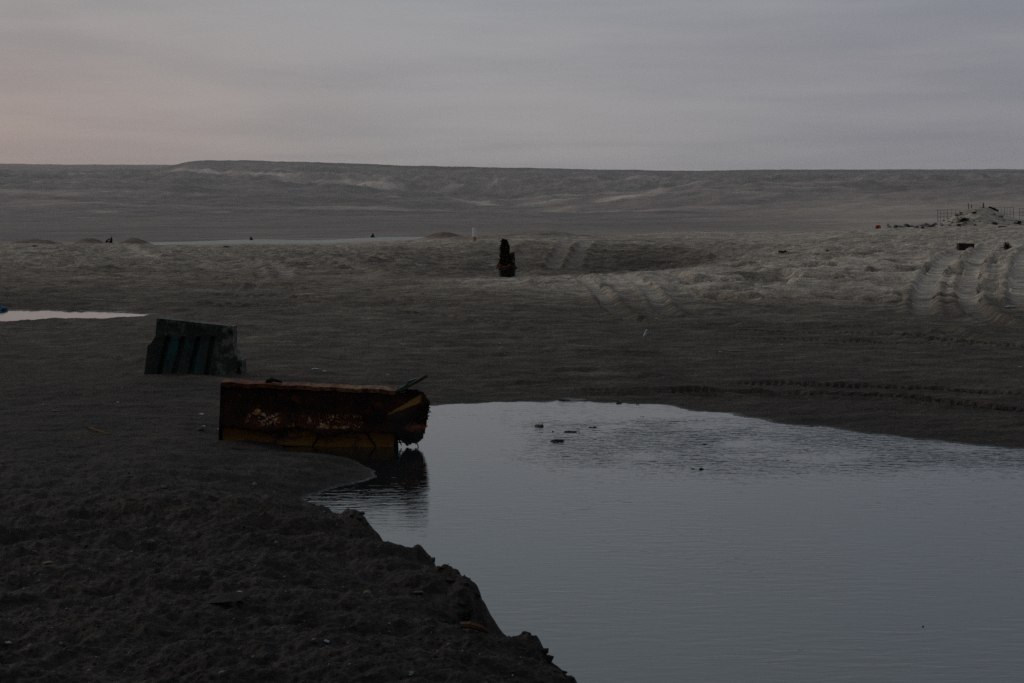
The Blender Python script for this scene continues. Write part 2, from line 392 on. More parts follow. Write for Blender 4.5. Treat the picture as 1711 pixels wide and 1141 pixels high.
# ------------------------------------------------------------------ material helper
class NB:
    def __init__(self, name):
        self.m = bpy.data.materials.new(name); self.m.use_nodes = True
        self.t = self.m.node_tree; self.t.nodes.clear()
        self.out = self.t.nodes.new('ShaderNodeOutputMaterial')
        self.b = self.t.nodes.new('ShaderNodeBsdfPrincipled')
        self.t.links.new(self.b.outputs[0], self.out.inputs[0])
    def set(self, sock, v):
        if isinstance(v, (int, float)): sock.default_value = v
        elif isinstance(v, tuple): sock.default_value = (*v, 1) if len(sock.default_value) == 4 and len(v) == 3 else v
        else: self.t.links.new(v, sock)
    def math(self, op, a, b=None, clamp=False):
        n = self.t.nodes.new('ShaderNodeMath'); n.operation = op; n.use_clamp = clamp
        self.set(n.inputs[0], a)
        if b is not None: self.set(n.inputs[1], b)
        return n.outputs[0]
    def mix(self, f, a, b, blend='MIX'):
        n = self.t.nodes.new('ShaderNodeMix'); n.data_type = 'RGBA'; n.blend_type = blend
        self.set(n.inputs[0], f); self.set(n.inputs[6], a); self.set(n.inputs[7], b)
        return n.outputs[2]
    def rng(self, v, a, b, c=0.0, d=1.0, smooth=True):
        n = self.t.nodes.new('ShaderNodeMapRange'); n.interpolation_type = 'SMOOTHSTEP' if smooth else 'LINEAR'
        self.set(n.inputs[0], v)
        for i, q in enumerate((a, b, c, d)): self.set(n.inputs[i + 1], q)
        return n.outputs[0]
    def coord(self, kind='Object', scale=None, rot=None, loc=None):
        t = self.t.nodes.new('ShaderNodeTexCoord'); o = t.outputs[kind]
        if scale or rot or loc:
            m = self.t.nodes.new('ShaderNodeMapping'); self.t.links.new(o, m.inputs[0])
            if scale: m.inputs['Scale'].default_value = scale
            if rot: m.inputs['Rotation'].default_value = rot
            if loc: m.inputs['Location'].default_value = loc
            o = m.outputs[0]
        return o
    def noise(self, vec, scale, detail=4, rough=.55, dist=0):
        n = self.t.nodes.new('ShaderNodeTexNoise'); self.t.links.new(vec, n.inputs['Vector'])
        n.inputs['Scale'].default_value = scale; n.inputs['Detail'].default_value = detail
        n.inputs['Roughness'].default_value = rough; n.inputs['Distortion'].default_value = dist
        return n.outputs[0]
    def voro(self, vec, scale, feat='F1'):
        n = self.t.nodes.new('ShaderNodeTexVoronoi'); n.feature = feat; self.t.links.new(vec, n.inputs['Vector'])
        n.inputs['Scale'].default_value = scale
        return n.outputs['Distance']
    def attr(self, name):
        n = self.t.nodes.new('ShaderNodeAttribute'); n.attribute_name = name
        return n.outputs['Fac']
    def bump(self, h, strength, dist, normal=None):
        n = self.t.nodes.new('ShaderNodeBump'); self.set(n.inputs['Height'], h)
        self.set(n.inputs['Strength'], strength); n.inputs['Distance'].default_value = dist
        if normal is not None: self.t.links.new(normal, n.inputs['Normal'])
        return n.outputs[0]
    def sep(self, vec):
        n = self.t.nodes.new('ShaderNodeSeparateXYZ'); self.t.links.new(vec, n.inputs[0]); return n.outputs
    def fin(self, col, rough, normal=None, spec=.3, metal=0):
        self.set(self.b.inputs['Base Color'], col); self.set(self.b.inputs['Roughness'], rough)
        self.b.inputs['Specular IOR Level'].default_value = spec; self.b.inputs['Metallic'].default_value = metal
        if normal is not None: self.t.links.new(normal, self.b.inputs['Normal'])
        return self.m

def sand_material():
    n = NB('sand')
    v = n.coord('Object')
    dry = n.attr('dry'); trk = n.attr('track'); red = n.attr('red'); wet = n.attr('wet'); deb = n.attr('debris')  # dry also carries the shade painted into the blown hollows
    big = n.noise(v, .35, 5, .6)
    st = n.noise(n.coord('Object', (1.0, 2.6, 1.0)), 1.1, 6, .68, .4)
    st2 = n.noise(n.coord('Object', (1.0, 2.2, 1.0)), 5.5, 5, .7, .3)
    fine = n.noise(v, 38, 4, .7)
    grit = n.noise(v, 120, 3, .6)
    d = n.math('ADD', dry, n.math('MULTIPLY', n.math('SUBTRACT', st, .5), 1.0))
    d = n.math('ADD', d, n.math('MULTIPLY', n.math('SUBTRACT', big, .5), .35))
    d = n.math('ADD', d, n.math('MULTIPLY', n.math('SUBTRACT', st2, .5), .22))
    d = n.math('ADD', d, n.math('MULTIPLY', trk, .07))
    r = n.t.nodes.new('ShaderNodeValToRGB'); n.t.links.new(d, r.inputs[0])
    e = r.color_ramp.elements
    e[0].position = 0.0; e[0].color = (.024, .0200, .0180, 1)
    e[1].position = 1.0; e[1].color = (.42, .365, .305, 1)
    for p, c in ((.20, (.042, .0342, .0262)), (.40, (.092, .0755, .057)), (.60, (.182, .153, .120)), (.82, (.305, .262, .213))):
        q = r.color_ramp.elements.new(p); q.color = (*c, 1)
    col = r.outputs[0]
    col = n.mix(n.math('MULTIPLY', red, .8), col, (.095, .056, .044))
    col = n.mix(1.0, col, n.rng(n.noise(n.coord('Object', (.7, 1.6, 1)), 1.6, 5, .65), .35, .65, .72, 1.35), 'MULTIPLY')
    # brown organic litter on the near bank
    dm = n.math('MULTIPLY', deb, n.rng(n.noise(v, 7, 5, .7), .48, .60))
    col = n.mix(n.math('MULTIPLY', dm, .8), col, (.062, .042, .028))
    # fine grain light and dark
    g = n.rng(fine, .30, .72, .5, 1.6)
    col = n.mix(1.0, col, n.mix(0.0, g, g), 'MULTIPLY')
    dk = n.rng(n.noise(n.coord('Object', (1, 1.8, 1)), 13, 6, .75), .34, .56, .42, 1.08)
    col = n.mix(1.0, col, dk, 'MULTIPLY')
    # small pale shell and salt crumbs
    vo = n.t.nodes.new('ShaderNodeTexVoronoi'); n.t.links.new(v, vo.inputs['Vector']); vo.inputs['Scale'].default_value = 9.0
    pick = n.rng(n.sep(vo.outputs['Color'])[0], .93, .96)
    crumb = n.math('MULTIPLY', pick, n.rng(vo.outputs['Distance'], .10, .16, 1.0, 0.0))
    col = n.mix(n.math('MULTIPLY', crumb, .55), col, (.26, .25, .24))
    vo2 = n.t.nodes.new('ShaderNodeTexVoronoi'); n.t.links.new(v, vo2.inputs['Vector']); vo2.inputs['Scale'].default_value = 26.0
    pk2 = n.rng(n.sep(vo2.outputs['Color'])[1], .95, .97)
    cr2 = n.math('MULTIPLY', pk2, n.rng(vo2.outputs['Distance'], .14, .24, 1.0, 0.0))
    col = n.mix(n.math('MULTIPLY', cr2, .40), col, (.22, .19, .15))
    # wet rim at the water
    col = n.mix(n.math('MULTIPLY', wet, .75), col, n.mix(.5, (.03, .028, .026), (.045, .043, .042)))
    col = n.mix(n.attr('salt'), col, n.mix(n.rng(big, .3, .7), (.36, .355, .33), (.41, .40, .375)))
    col = n.mix(n.math('MULTIPLY', n.math('MULTIPLY', n.rng(wet, .78, .96), n.rng(n.noise(v, 5, 5, .75), .52, .60)), .55), col, (.20, .195, .18))
    rough = n.rng(wet, .6, 1.0, .95, .5)
    nb = n.bump(n.noise(n.coord('Object', (1, 1.5, 1)), 5, 6, .7), n.rng(trk, 0, 1, 1.0, .6), .07)
    nb = n.bump(n.noise(v, 22, 5, .75), n.rng(trk, 0, 1, 1.0, .6), .026, nb)
    nb = n.bump(grit, .35, .005, nb)
    return n.fin(col, rough, nb, .25)

def hill_material():
    n = NB('desert_hills')
    v = n.coord('Object'); p = n.attr('pale')
    a = n.noise(n.coord('Object', (.35, 1.0, 3.0)), .0045, 6, .62, .5)
    b = n.noise(n.coord('Object', (.5, 1.0, 6.0), (0, 0, .5)), .014, 5, .65, .6)
    c = n.noise(v, .09, 4, .6)
    e_ = n.noise(n.coord('Object', (.6, 1.0, 1.0), (0, 0, -.6)), .03, 5, .7, .8)
    d = n.math('ADD', n.math('ADD', n.math('MULTIPLY', a, .50), n.math('MULTIPLY', b, .35)), n.math('MULTIPLY', e_, .15))
    col = n.mix(n.rng(d, .38, .62), (.148, .134, .128), (.245, .210, .186))
    col = n.mix(n.rng(n.noise(n.coord('Object', (.3, 1, 1)), .006, 4, .5, .8), .56, .66), col, (.33, .275, .243))
    col = n.mix(n.math('MULTIPLY', p, 1.0), col, (.52, .44, .37))
    col = n.mix(n.attr('dark'), col, (.105, .103, .103))
    col = n.mix(1.0, col, n.rng(c, .3, .7, .88, 1.12), 'MULTIPLY')
    nb = n.bump(n.noise(n.coord('Object', (1, 1, 2)), .02, 6, .6), .9, 9.0)
    return n.fin(col, .95, nb, .1)

def water_material(name, big=True):
    n = NB(name)
    v = n.coord('Object')
    s = n.sep(v)
    if big:
        # wind ripples: one rough patch off the far shore, fine ones elsewhere, calm corner by the tank
        patch = n.math('MULTIPLY', n.rng(s[1], 13.6, 16.0), n.rng(s[1], 17.8, 18.8, 1.0, 0.0))
        patch = n.math('MULTIPLY', patch, n.rng(s[0], -.6, 1.6))
        patch = n.math('MULTIPLY', patch, n.rng(n.noise(v, .6, 3, .5), .30, .56))
        calm = n.math('MULTIPLY', n.rng(s[0], -.6, .8), n.rng(s[1], 11.5, 9.0, .75, 1.0))
        r0 = n.noise(n.coord('Object', (1.3, 2.6, 1), (0, 0, .16)), 4.2, 2, .5, .3)
        nrm = n.bump(r0, n.math('ADD', .015, n.math('MULTIPLY', patch, .75)), .05)
        r1 = n.noise(n.coord('Object', (.8, 3.0, 1), (0, 0, -.07)), 4.6, 2, .5, .6)
        nrm = n.bump(r1, n.math('MULTIPLY', n.math('ADD', .13, n.math('MULTIPLY', calm, .09)), n.rng(n.noise(v, .5, 3, .6), .3, .65, .35, 1.5)), .022, nrm)
        r2 = n.noise(n.coord('Object', (.6, 3.0, 1), (0, 0, .06)), 12, 2, .5)
        nrm = n.bump(r2, .10, .008, nrm)
    else:
        nrm = n.bump(n.noise(n.coord('Object', (1, 3, 1)), 4, 2), .08, .02)
    mud = n.mix(n.noise(v, .6, 3), (.008, .010, .011), (.013, .015, .015))
    n.fin(mud, .04, nrm, .5)
    n.b.inputs['IOR'].default_value = 1.93
    return n.m

M_SAND = sand_material(); M_HILL = hill_material()
M_WATER = water_material('pond_water'); M_WATER2 = water_material('pool_water', False)

# ------------------------------------------------------------------ ground sheet
def az_axis(fine_half, n_fine, n_coarse):
    f = np.linspace(-fine_half, fine_half, n_fine)
    c = np.linspace(fine_half, 2 * np.pi - fine_half, n_coarse + 2)[1:-1]
    return np.concatenate([f, c])
az = az_axis(R(22.5), 1000, 90)
rl = [.4]
while rl[-1] < 128:
    r = rl[-1]
    rl.append(r + (float(np.clip(.30 * (r / 7.0), .1, .3)) if r < 6.2 else float(np.clip((.0002 if 15.5 < r < 22 else .00036) * r * r, .016, .22))))
rl = np.array(rl)
A, RR = np.meshgrid(az, rl)
x = (RR * np.sin(A)).ravel(); y = (RR * np.cos(A)).ravel()
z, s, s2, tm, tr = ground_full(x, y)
px, D = polar(x, y)
dry = look(TD, px, D) - .30 * tr + .10 * fbm(x * .16, y * .28, 4, 160, .6) * sstep(y, 20, 40)  # blown hollows lowered too: their shade is put into the sand colour
red = np.zeros(x.shape)
for mx_, mD, wx, wd, h, rd in MOUNDS:
    if rd: red = np.maximum(red, rd * sstep(np.exp(-((px - mx_) / wx) ** 2 - ((D - mD) / wd) ** 2), .25, .6))
wet = np.maximum(1 - sstep(s, .01, .10 + .12 * (y > 16)), 1 - sstep(s2, .05, .5))
wet = np.where(y < 12.2, wet * .3, wet)
deb = np.exp(-((x + 1.9) / 1.6) ** 2 - ((y - 11.4) / 1.1) ** 2)
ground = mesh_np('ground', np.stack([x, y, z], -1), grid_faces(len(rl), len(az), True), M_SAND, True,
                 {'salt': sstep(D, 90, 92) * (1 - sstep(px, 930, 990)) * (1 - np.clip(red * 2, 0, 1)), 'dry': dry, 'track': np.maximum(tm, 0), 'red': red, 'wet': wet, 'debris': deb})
tag(ground, 'damp dark sand rising to pale dry sand crossed by tyre tracks', kind='structure')

# ------------------------------------------------------------------ desert plain and plateau
HD = np.array([100, 130, 180, 300, 600, 1000, 1600, 2200, 2800, 3400, 4000, 4600, 5500, 7500, 9500.])
def hpy(pxs):
    """rows of the hill profile for a few photo columns"""
    return {
     -600: [430, 405, 398, 385, 368, 358, 345, 330, 318, 306, 296, 292, 292, 275, 280],
     0:    [430, 405, 398, 385, 368, 358, 342, 325, 308, 296, 289, 285, 283, 273, 279],
     100:  [430, 405, 398, 385, 368, 358, 342, 325, 310, 298, 291, 286, 283, 275, 280],
     270:  [430, 405, 398, 385, 368, 358, 342, 326, 312, 301, 290, 281, 283, 275, 280],
     320:  [430, 405, 398, 385, 368, 358, 344, 328, 313, 301, 286, 267, 271, 276, 280],
     430:  [430, 405, 398, 385, 368, 358, 345, 330, 315, 302, 289, 268, 272, 278, 282],
     560:  [430, 405, 398, 385, 368, 359, 347, 334, 320, 306, 292, 272, 276, 280, 284],
     700:  [430, 405, 398, 385, 370, 361, 350, 340, 330, 318, 296, 278, 282, 285, 289],
     870:  [430, 405, 398, 387, 372, 363, 354, 346, 336, 322, 302, 280, 284, 287, 291],
     1000: [430, 405, 398, 388, 373, 362, 350, 335, 330, 318, 300, 283, 286, 288, 292],
     1160: [430, 405, 396, 386, 372, 360, 344, 324, 318, 308, 297, 287, 286, 288, 292],
     1300: [430, 400, 392, 382, 370, 356, 340, 318, 309, 302, 294, 285, 284, 287, 291],
     1500: [430, 400, 392, 382, 370, 354, 338, 322, 312, 303, 294, 286, 283, 286, 290],
     1711: [430, 400, 392, 380, 366, 350, 334, 320, 312, 304, 296, 288, 283, 286, 290],
     2300: [430, 400, 392, 380, 366, 350, 334, 320, 312, 304, 296, 288, 283, 286, 290]}
hp = hpy(None); hk = sorted(hp)
LDG = np.linspace(math.log(100), math.log(9500), 260); HPG = np.arange(-600, 2301, 15.0)
hz = np.array([np.interp(LDG, np.log(HD), CAM_H - (np.array(hp[k]) - HOR) / F * HD) / np.exp(LDG) for k in hk])
TH = np.array([np.interp(HPG, hk, hz[:, j]) for j in range(len(LDG))]).T
def blur(a, n, ax):
    k = np.hanning(n + 2)[1:-1]; k /= k.sum()
    return np.apply_along_axis(lambda v: np.convolve(np.pad(v, n // 2, mode='edge'), k, 'valid'), ax, a)
TH = blur(blur(TH, 5, 1), 3, 0)
def hill_h(x, y):
    r = np.hypot(x, y); a = np.arctan2(x, y); ac = np.clip(a, -R(38), R(38))
    px = 855.5 + F * np.tan(ac); D = r * np.cos(ac)
    ia = np.clip((px + 600) / 15, 0, len(HPG) - 1.001); ib = np.clip((np.log(np.maximum(D, 100)) - LDG[0]) / (LDG[1] - LDG[0]), 0, len(LDG) - 1.001)
    i = ia.astype(int); j = ib.astype(int); fa = ia - i; fb = ib - j
    zz = (TH[i, j] * (1 - fa) + TH[i + 1, j] * fa) * (1 - fb) + (TH[i, j + 1] * (1 - fa) + TH[i + 1, j + 1] * fa) * fb
    zz = zz * D
    # rolling relief and the gullies of the scarp
    am = np.interp(D, [100, 600, 1500, 3000, 4400, 5500, 9500], [.5, 1.6, 8, 18, 8, 3, 3])
    zz = zz + am * fbm(x * .0016, y * .0030, 5, 100, .5)
    am2 = np.interp(D, [100, 900, 1800, 3000, 3700, 4400, 4700, 9500], [0, 1.5, 6, 11, 30, 9, 1.5, 1])
    rx = x * .9 - y * .45; ry = x * .45 + y * .9
    zz = zz + am2 * (0.5 - np.abs(fbm(rx * .0062, ry * .0022, 4, 120, .55)) * 2)
    zz = zz - am2 * .2
    zz = zz + np.interp(D, [100, 400, 2000, 9500], [.04, .3, 1.2, 1.8]) * fbm(x * .02, y * .02, 3, 130)
    return zz, px, D
azh = az_axis(R(24), 820, 90)
rh = np.exp(np.linspace(math.log(112), math.log(9500), 420))
A, RR = np.meshgrid(azh, rh)
x = (RR * np.sin(A)).ravel(); y = (RR * np.cos(A)).ravel()
z, px, D = hill_h(x, y)
# pale sand lying along the foot of the scarp and in the flats
def band(lst, wD):
    ks = [k for k, _ in lst]; dv = [d for _, d in lst]
    c = np.interp(px, ks, dv)
    return np.exp(-((D - c) / wD) ** 2) * sstep(px, ks[0] - 20, ks[0] + 60) * (1 - sstep(px, ks[-1] - 60, ks[-1] + 20))
pale = np.maximum.reduce([band([(270, 4250), (380, 3900), (480, 3640), (600, 3500), (700, 3450)], 110),
                          band([(640, 3050), (740, 2500), (860, 2250), (960, 2000)], 60) * .9,
                          band([(850, 2300), (1000, 2600), (1130, 2700)], 70) * .8,
                          band([(1120, 2900), (1300, 3300), (1500, 3500)], 120) * .4,
                          band([(600, 3420), (640, 3700), (690, 4050)], 40) * .7, band([(500, 3600), (540, 3850), (600, 4150)], 35) * .5,
                          band([(700, 3300), (780, 3650), (860, 3950)], 45) * .5, band([(930, 3300), (1010, 3800), (1060, 4000)], 40) * .4,
                          band([(380, 1500), (600, 1650), (800, 1550), (1000, 1750)], 45) * .35, band([(980, 2250), (1100, 2450), (1290, 2500), (1440, 2380)], 60) * .8,
                          sstep(px, 900, 1300) * (1 - sstep(D, 140, 300)) * .6,
                          sstep(px, 1150, 1500) * (1 - sstep(D, 700, 2600)) * .45])
pale *= .55 + .9 * np.clip(fbm(x * .004, y * .004, 3, 150) + .5, 0, 1)
dark = sstep(D, 4380, 4560) * (1 - sstep(D, 4750, 5200)) * sstep(px, 250, 300) * .8
hills = mesh_np('hills', np.stack([x, y, z], -1), grid_faces(len(rh), len(azh), True), M_HILL, True, {'pale': np.clip(pale, 0, 1), 'dark': dark})
tag(hills, 'grey desert plain rising to a long flat topped plateau on the horizon', kind='structure')

# ------------------------------------------------------------------ water
def water_sheet(name, x0, x1, y0, y1, mat, label):
    V = np.array([(x0, y0, 0), (x1, y0, 0), (x1, y1, 0), (x0, y1, 0)], float)
    o = mesh_np(name, V, np.array([[0, 1, 2, 3]]), mat, False)
    return tag(o, label, kind='structure')
water_sheet('pond', -3.6, 11.0, 3.6, 21.2, M_WATER, 'grey pond with patches of fine ripples mirroring the dull sky')
water_sheet('pool', -22.0, -8.4, 32.0, 40.0, M_WATER2, 'narrow bright pool of still water at the left edge')

HAZE = 5e-5
# ------------------------------------------------------------------ object building
def G(px, py, lo=5):
    """where the photo pixel's ray first meets the finished ground"""
    u = (px - 855.5) / F
    ys = np.concatenate([np.arange(lo, 30, .02), np.arange(max(30, lo), 110, .1)])
    z, *_ = ground_full(u * ys, ys, False)
    k = np.nonzero(z >= CAM_H - (py - HOR) / F * ys)[0]
    k = k[0] if len(k) else int(np.argmin(np.abs(z - (CAM_H - (py - HOR) / F * ys)) + (ys < 15)))
    return float(u * ys[k]), float(ys[k]), float(z[k])
def simple(name, c, rough=.8, var=.25, scale=8, c2=None, bump=.3, bd=.01, spec=.25):
    n = NB(name); v = n.coord('Object')
    t = n.noise(v, scale, 5, .6)
    c2 = c2 or tuple(q * (1 - var) for q in c)
    col = n.mix(n.rng(t, .38, .62), c, c2)
    return n.fin(col, rough, n.bump(n.noise(v, scale * 3, 4, .7), bump, bd), spec)
def link(name, V, Fc, mat, parent=None, smooth=False, loc=None):
    me = bpy.data.meshes.new(name); me.from_pydata([tuple(v) for v in V], [], Fc); me.update()
    if smooth:
        for p in me.polygons: p.use_smooth = True
    me.materials.append(mat)
    o = bpy.data.objects.new(name, me); COL.objects.link(o)
    if parent: o.parent = parent
    if loc: o.location = loc
    return o
def root(name, loc, label, cat, group=None, rot=(0, 0, 0)):
    o = bpy.data.objects.new(name, None); COL.objects.link(o)
    o.location = loc; o.rotation_euler = rot; o.empty_display_size = .2
    return tag(o, label, cat, group)
def jit(a): return rnd.uniform(-a, a)
def box_geo(x0, x1, y0, y1, z0, z1, V=None, Fc=None):
    V = V if V is not None else []; Fc = Fc if Fc is not None else []
    b = len(V)
    V += [(x0, y0, z0), (x1, y0, z0), (x1, y1, z0), (x0, y1, z0), (x0, y0, z1), (x1, y0, z1), (x1, y1, z1), (x0, y1, z1)]
    Fc += [tuple(b + i for i in f) for f in ((0, 3, 2, 1), (4, 5, 6, 7), (0, 1, 5, 4), (1, 2, 6, 5), (2, 3, 7, 6), (3, 0, 4, 7))]
    return V, Fc
def tube_geo(pts, rad, seg=6, V=None, Fc=None, cap=True):
    V = V if V is not None else []; Fc = Fc if Fc is not None else []
    base = len(V); n = len(pts)
    for i, p in enumerate(pts):
        p = Vector(p); a = Vector(pts[max(i - 1, 0)]); b = Vector(pts[min(i + 1, n - 1)])
        d = (b - a).normalized(); u = d.orthogonal().normalized(); w_ = d.cross(u)
        r = rad[i] if isinstance(rad, (list, tuple)) else rad
        for k in range(seg):
            t = 2 * math.pi * k / seg
            V.append(tuple(p + u * (r * math.cos(t)) + w_ * (r * math.sin(t))))
    for i in range(n - 1):
        for k in range(seg):
            k2 = (k + 1) % seg
            Fc.append((base + i * seg + k, base + i * seg + k2, base + (i + 1) * seg + k2, base + (i + 1) * seg + k))
    if cap:
        Fc.append(tuple(base + k for k in reversed(range(seg)))); Fc.append(tuple(base + (n - 1) * seg + k for k in range(seg)))
    return V, Fc
def lump_geo(sx, sy, sz, rough=.25, sub=2, seed=0, flat=0.0):
    """an uneven stone-like lump sitting on z = 0"""
    import bmesh
    bm = bmesh.new(); bmesh.ops.create_icosphere(bm, subdivisions=sub, radius=1)
    co = np.array([v.co[:] for v in bm.verts])
    k = 1 + rough * (perlin(co[:, 0] * 1.7 + seed * 3.1, co[:, 1] * 1.7 + co[:, 2] * 1.3, seed % 30) + .5 * perlin(co[:, 0] * 4 + co[:, 2] * 3, co[:, 1] * 4 - seed, (seed + 7) % 30)) * 1.4
    co *= k[:, None]
    co[:, 2] = np.maximum(co[:, 2], -.35)
    V = [(a * sx / 2, b * sy / 2, (c + .3) * sz / 1.3) for a, b, c in co]
    Fc = [tuple(v.index for v in f.verts) for f in bm.faces]
    bm.free()
    return V, Fc
def masked_sheet(w_, h_, nx, nz, inside, disp, thick=.012):
    """a sheet in the local x/z plane with a ragged outline, real thickness and dents"""
    xs = np.linspace(w_[0], w_[1], nx); zs = np.linspace(h_[0], h_[1], nz)
    XX, ZZ = np.meshgrid(xs, zs)
    keep = inside(XX, ZZ)
    cell = keep[:-1, :-1] & keep[1:, :-1] & keep[:-1, 1:] & keep[1:, 1:]
    jx = (w_[1] - w_[0]) / nx * .35; jz = (h_[1] - h_[0]) / nz * .35
    XJ = XX + jx * perlin(XX * 31, ZZ * 29, 6); ZJ = ZZ + jz * perlin(XX * 27, ZZ * 33, 7)
    YY = disp(XX, ZZ)
    used = np.zeros(XX.shape, bool)
    used[:-1, :-1] |= cell; used[1:, :-1] |= cell; used[:-1, 1:] |= cell; used[1:, 1:] |= cell
    idx = np.full(XX.shape, -1); idx[used] = np.arange(used.sum())
    V = list(zip(XJ[used], YY[used], ZJ[used])); m = len(V)
    V += [(a, b + thick, c) for a, b, c in V]
    Fc = []; edges = {}
    for i, j in zip(*np.nonzero(cell)):
        q = (int(idx[i, j]), int(idx[i, j + 1]), int(idx[i + 1, j + 1]), int(idx[i + 1, j]))
        Fc.append(q); Fc.append(tuple(m + k for k in reversed(q)))
        for k in range(4):
            e = (q[k], q[(k + 1) % 4])
            if (e[1], e[0]) in edges: del edges[(e[1], e[0])]
            else: edges[e] = 1
    for a, b in edges: Fc.append((b, a, m + a, m + b))
    return V, Fc

# --- materials of the things
def rust_skin():
    n = NB('rusted_skin'); v = n.coord('Object'); s = n.sep(v)
    a = n.noise(n.coord('Object', (1, 1, .7)), 3.2, 6, .62, .3); b = n.noise(v, 22, 5, .7)
    col = n.mix(n.rng(a, .38, .66), (.010, .005, .004), (.034, .011, .006))
    col = n.mix(n.rng(n.noise(v, 6.5, 6, .7), .52, .70), col, (.085, .020, .008))
    # red brown staining near the flaking belt
    zc = n.math('ADD', s[2], n.math('MULTIPLY', s[0], -.02))
    belt = n.math('MULTIPLY', n.rng(zc, .16, .27), n.rng(zc, .30, .44, 1.0, 0.0))
    belt = n.math('MULTIPLY', belt, n.math('MULTIPLY', n.rng(s[0], .18, .42), n.rng(s[0], 1.55, 1.80, 1.0, 0.0)))
    col = n.mix(n.math('MULTIPLY', n.math('MULTIPLY', belt, .8), n.rng(n.noise(v, 9, 5, .7), .38, .58)), col, (.065, .018, .007))
    # flakes of old pale paint, clustered in the belt
    f = n.noise(v, 30, 4, .7, .8); g = n.noise(v, 7, 4, .6)
    thr = n.math('ADD', f, n.math('MULTIPLY', n.math('SUBTRACT', g, .5), .9))
    fl = n.math('MULTIPLY', n.rng(thr, .575, .60), n.rng(belt, .35, .75))
    hue = n.noise(v, 16, 2, .5)
    fc = n.mix(n.rng(hue, .44, .56), (.32, .10, .022), (.46, .32, .22))
    col = n.mix(fl, col, fc)
    # one orange scab at the left, a red one on the torn end
    def spot(cx, cz, rx, rz, c, col, th=.9):
        dx = n.math('DIVIDE', n.math('SUBTRACT', s[0], cx), rx); dz = n.math('DIVIDE', n.math('SUBTRACT', s[2], cz), rz)
        d = n.math('ADD', n.math('MULTIPLY', dx, dx), n.math('MULTIPLY', dz, dz))
        d = n.math('ADD', d, n.math('MULTIPLY', n.math('SUBTRACT', f, .5), 3.5))
        return n.mix(n.rng(d, th - .15, th + .1, 1, 0), col, c)
    col = spot(.415, .385, .045, .04, (.36, .14, .035), col, .7)
    col = spot(.44, .40, .022, .02, (.5, .33, .17), col)
    col = spot(2.23, .28, .13, .045, (.26, .045, .018), col)
    col = spot(2.25, .285, .06, .02, (.42, .18, .09), col)
    # yellow streak sweeping up the torn end
    t = n.math('SUBTRACT', s[2], n.math('ADD', .43, n.math('MULTIPLY', n.math('SUBTRACT', s[0], 1.93), .52)))
    wv = n.rng(s[0], 1.9, 2.26, .004, .045, False)
    st = n.math('MULTIPLY', n.rng(n.math('DIVIDE', n.math('ABSOLUTE', n.math('ADD', t, n.math('MULTIPLY', n.math('SUBTRACT', b, .5), .05))), wv), .8, 1.1, 1, 0),
                n.math('MULTIPLY', n.rng(s[0], 1.90, 1.94), n.rng(s[0], 2.26, 2.31, 1, 0)))
    col = n.mix(st, col, n.mix(b, (.30, .12, .025), (.24, .14, .03)))
    # grey bare metal towards the torn end
    gm = n.math('MULTIPLY', n.rng(s[0], 1.75, 2.05), n.math('MULTIPLY', n.rng(s[2], .55, .40), n.rng(n.noise(v, 4, 4), .4, .6)))
    col = n.mix(n.math('MULTIPLY', gm, .7), col, (.028, .025, .025))
    nb = n.bump(a, .6, .05); nb = n.bump(b, .7, .012, nb); nb = n.bump(fl, .5, .004, nb)
    return n.fin(col, .82, nb, .2)
def yellow_paint(name, base, rustamt):
    n = NB(name); v = n.coord('Object'); s = n.sep(v)
    a = n.noise(n.coord('Object', (1.2, 1, 3)), 4.5, 6, .7, .5); b = n.noise(v, 30, 4, .7)
    col = n.mix(n.rng(b, .35, .65), base, tuple(q * .72 for q in base))
    col = n.mix(n.rng(a, rustamt - .05, rustamt + .06), col, (.050, .018, .009))
    col = n.mix(n.rng(n.noise(v, 2.3, 5, .7), .56, .66), col, (.020, .011, .008))
    nb = n.bump(a, .5, .02); nb = n.bump(b, .4, .004, nb)
    return n.fin(col, .7, nb, .3)
M_RUST = rust_skin()
M_YEL = yellow_paint('rusty_yellow_paint', (.18, .078, .007), .57)
def rim_mat():
    n = NB('rusty_rim'); v = n.coord('Object'); s = n.sep(v)
    a = n.noise(n.coord('Object', (1.6, 1, 1)), 3.4, 5, .65, .3)
    fade = n.rng(s[0], .2, 1.9)
    base = n.mix(fade, (.15, .045, .007), (.19, .115, .06))
    col = n.mix(n.rng(a, .44, .56), base, (.075, .022, .010))
    col = n.mix(n.rng(n.noise(v, 14, 5, .7), .55, .66), col, (.03, .013, .008))
    return n.fin(col, .8, n.bump(n.noise(v, 30, 4, .7), .5, .008), .2)
M_RIM = rim_mat()
M_DARKIN = simple('dark_rusted_interior', (.012, .008, .007), .9, .5)
M_GREENP = simple('faded_green_paint', (.016, .105, .075), .75, .3, 14, (.030, .050, .036))
M_DARKWOOD = simple('dark_weathered_wood', (.055, .050, .030), .9, .4, 20)

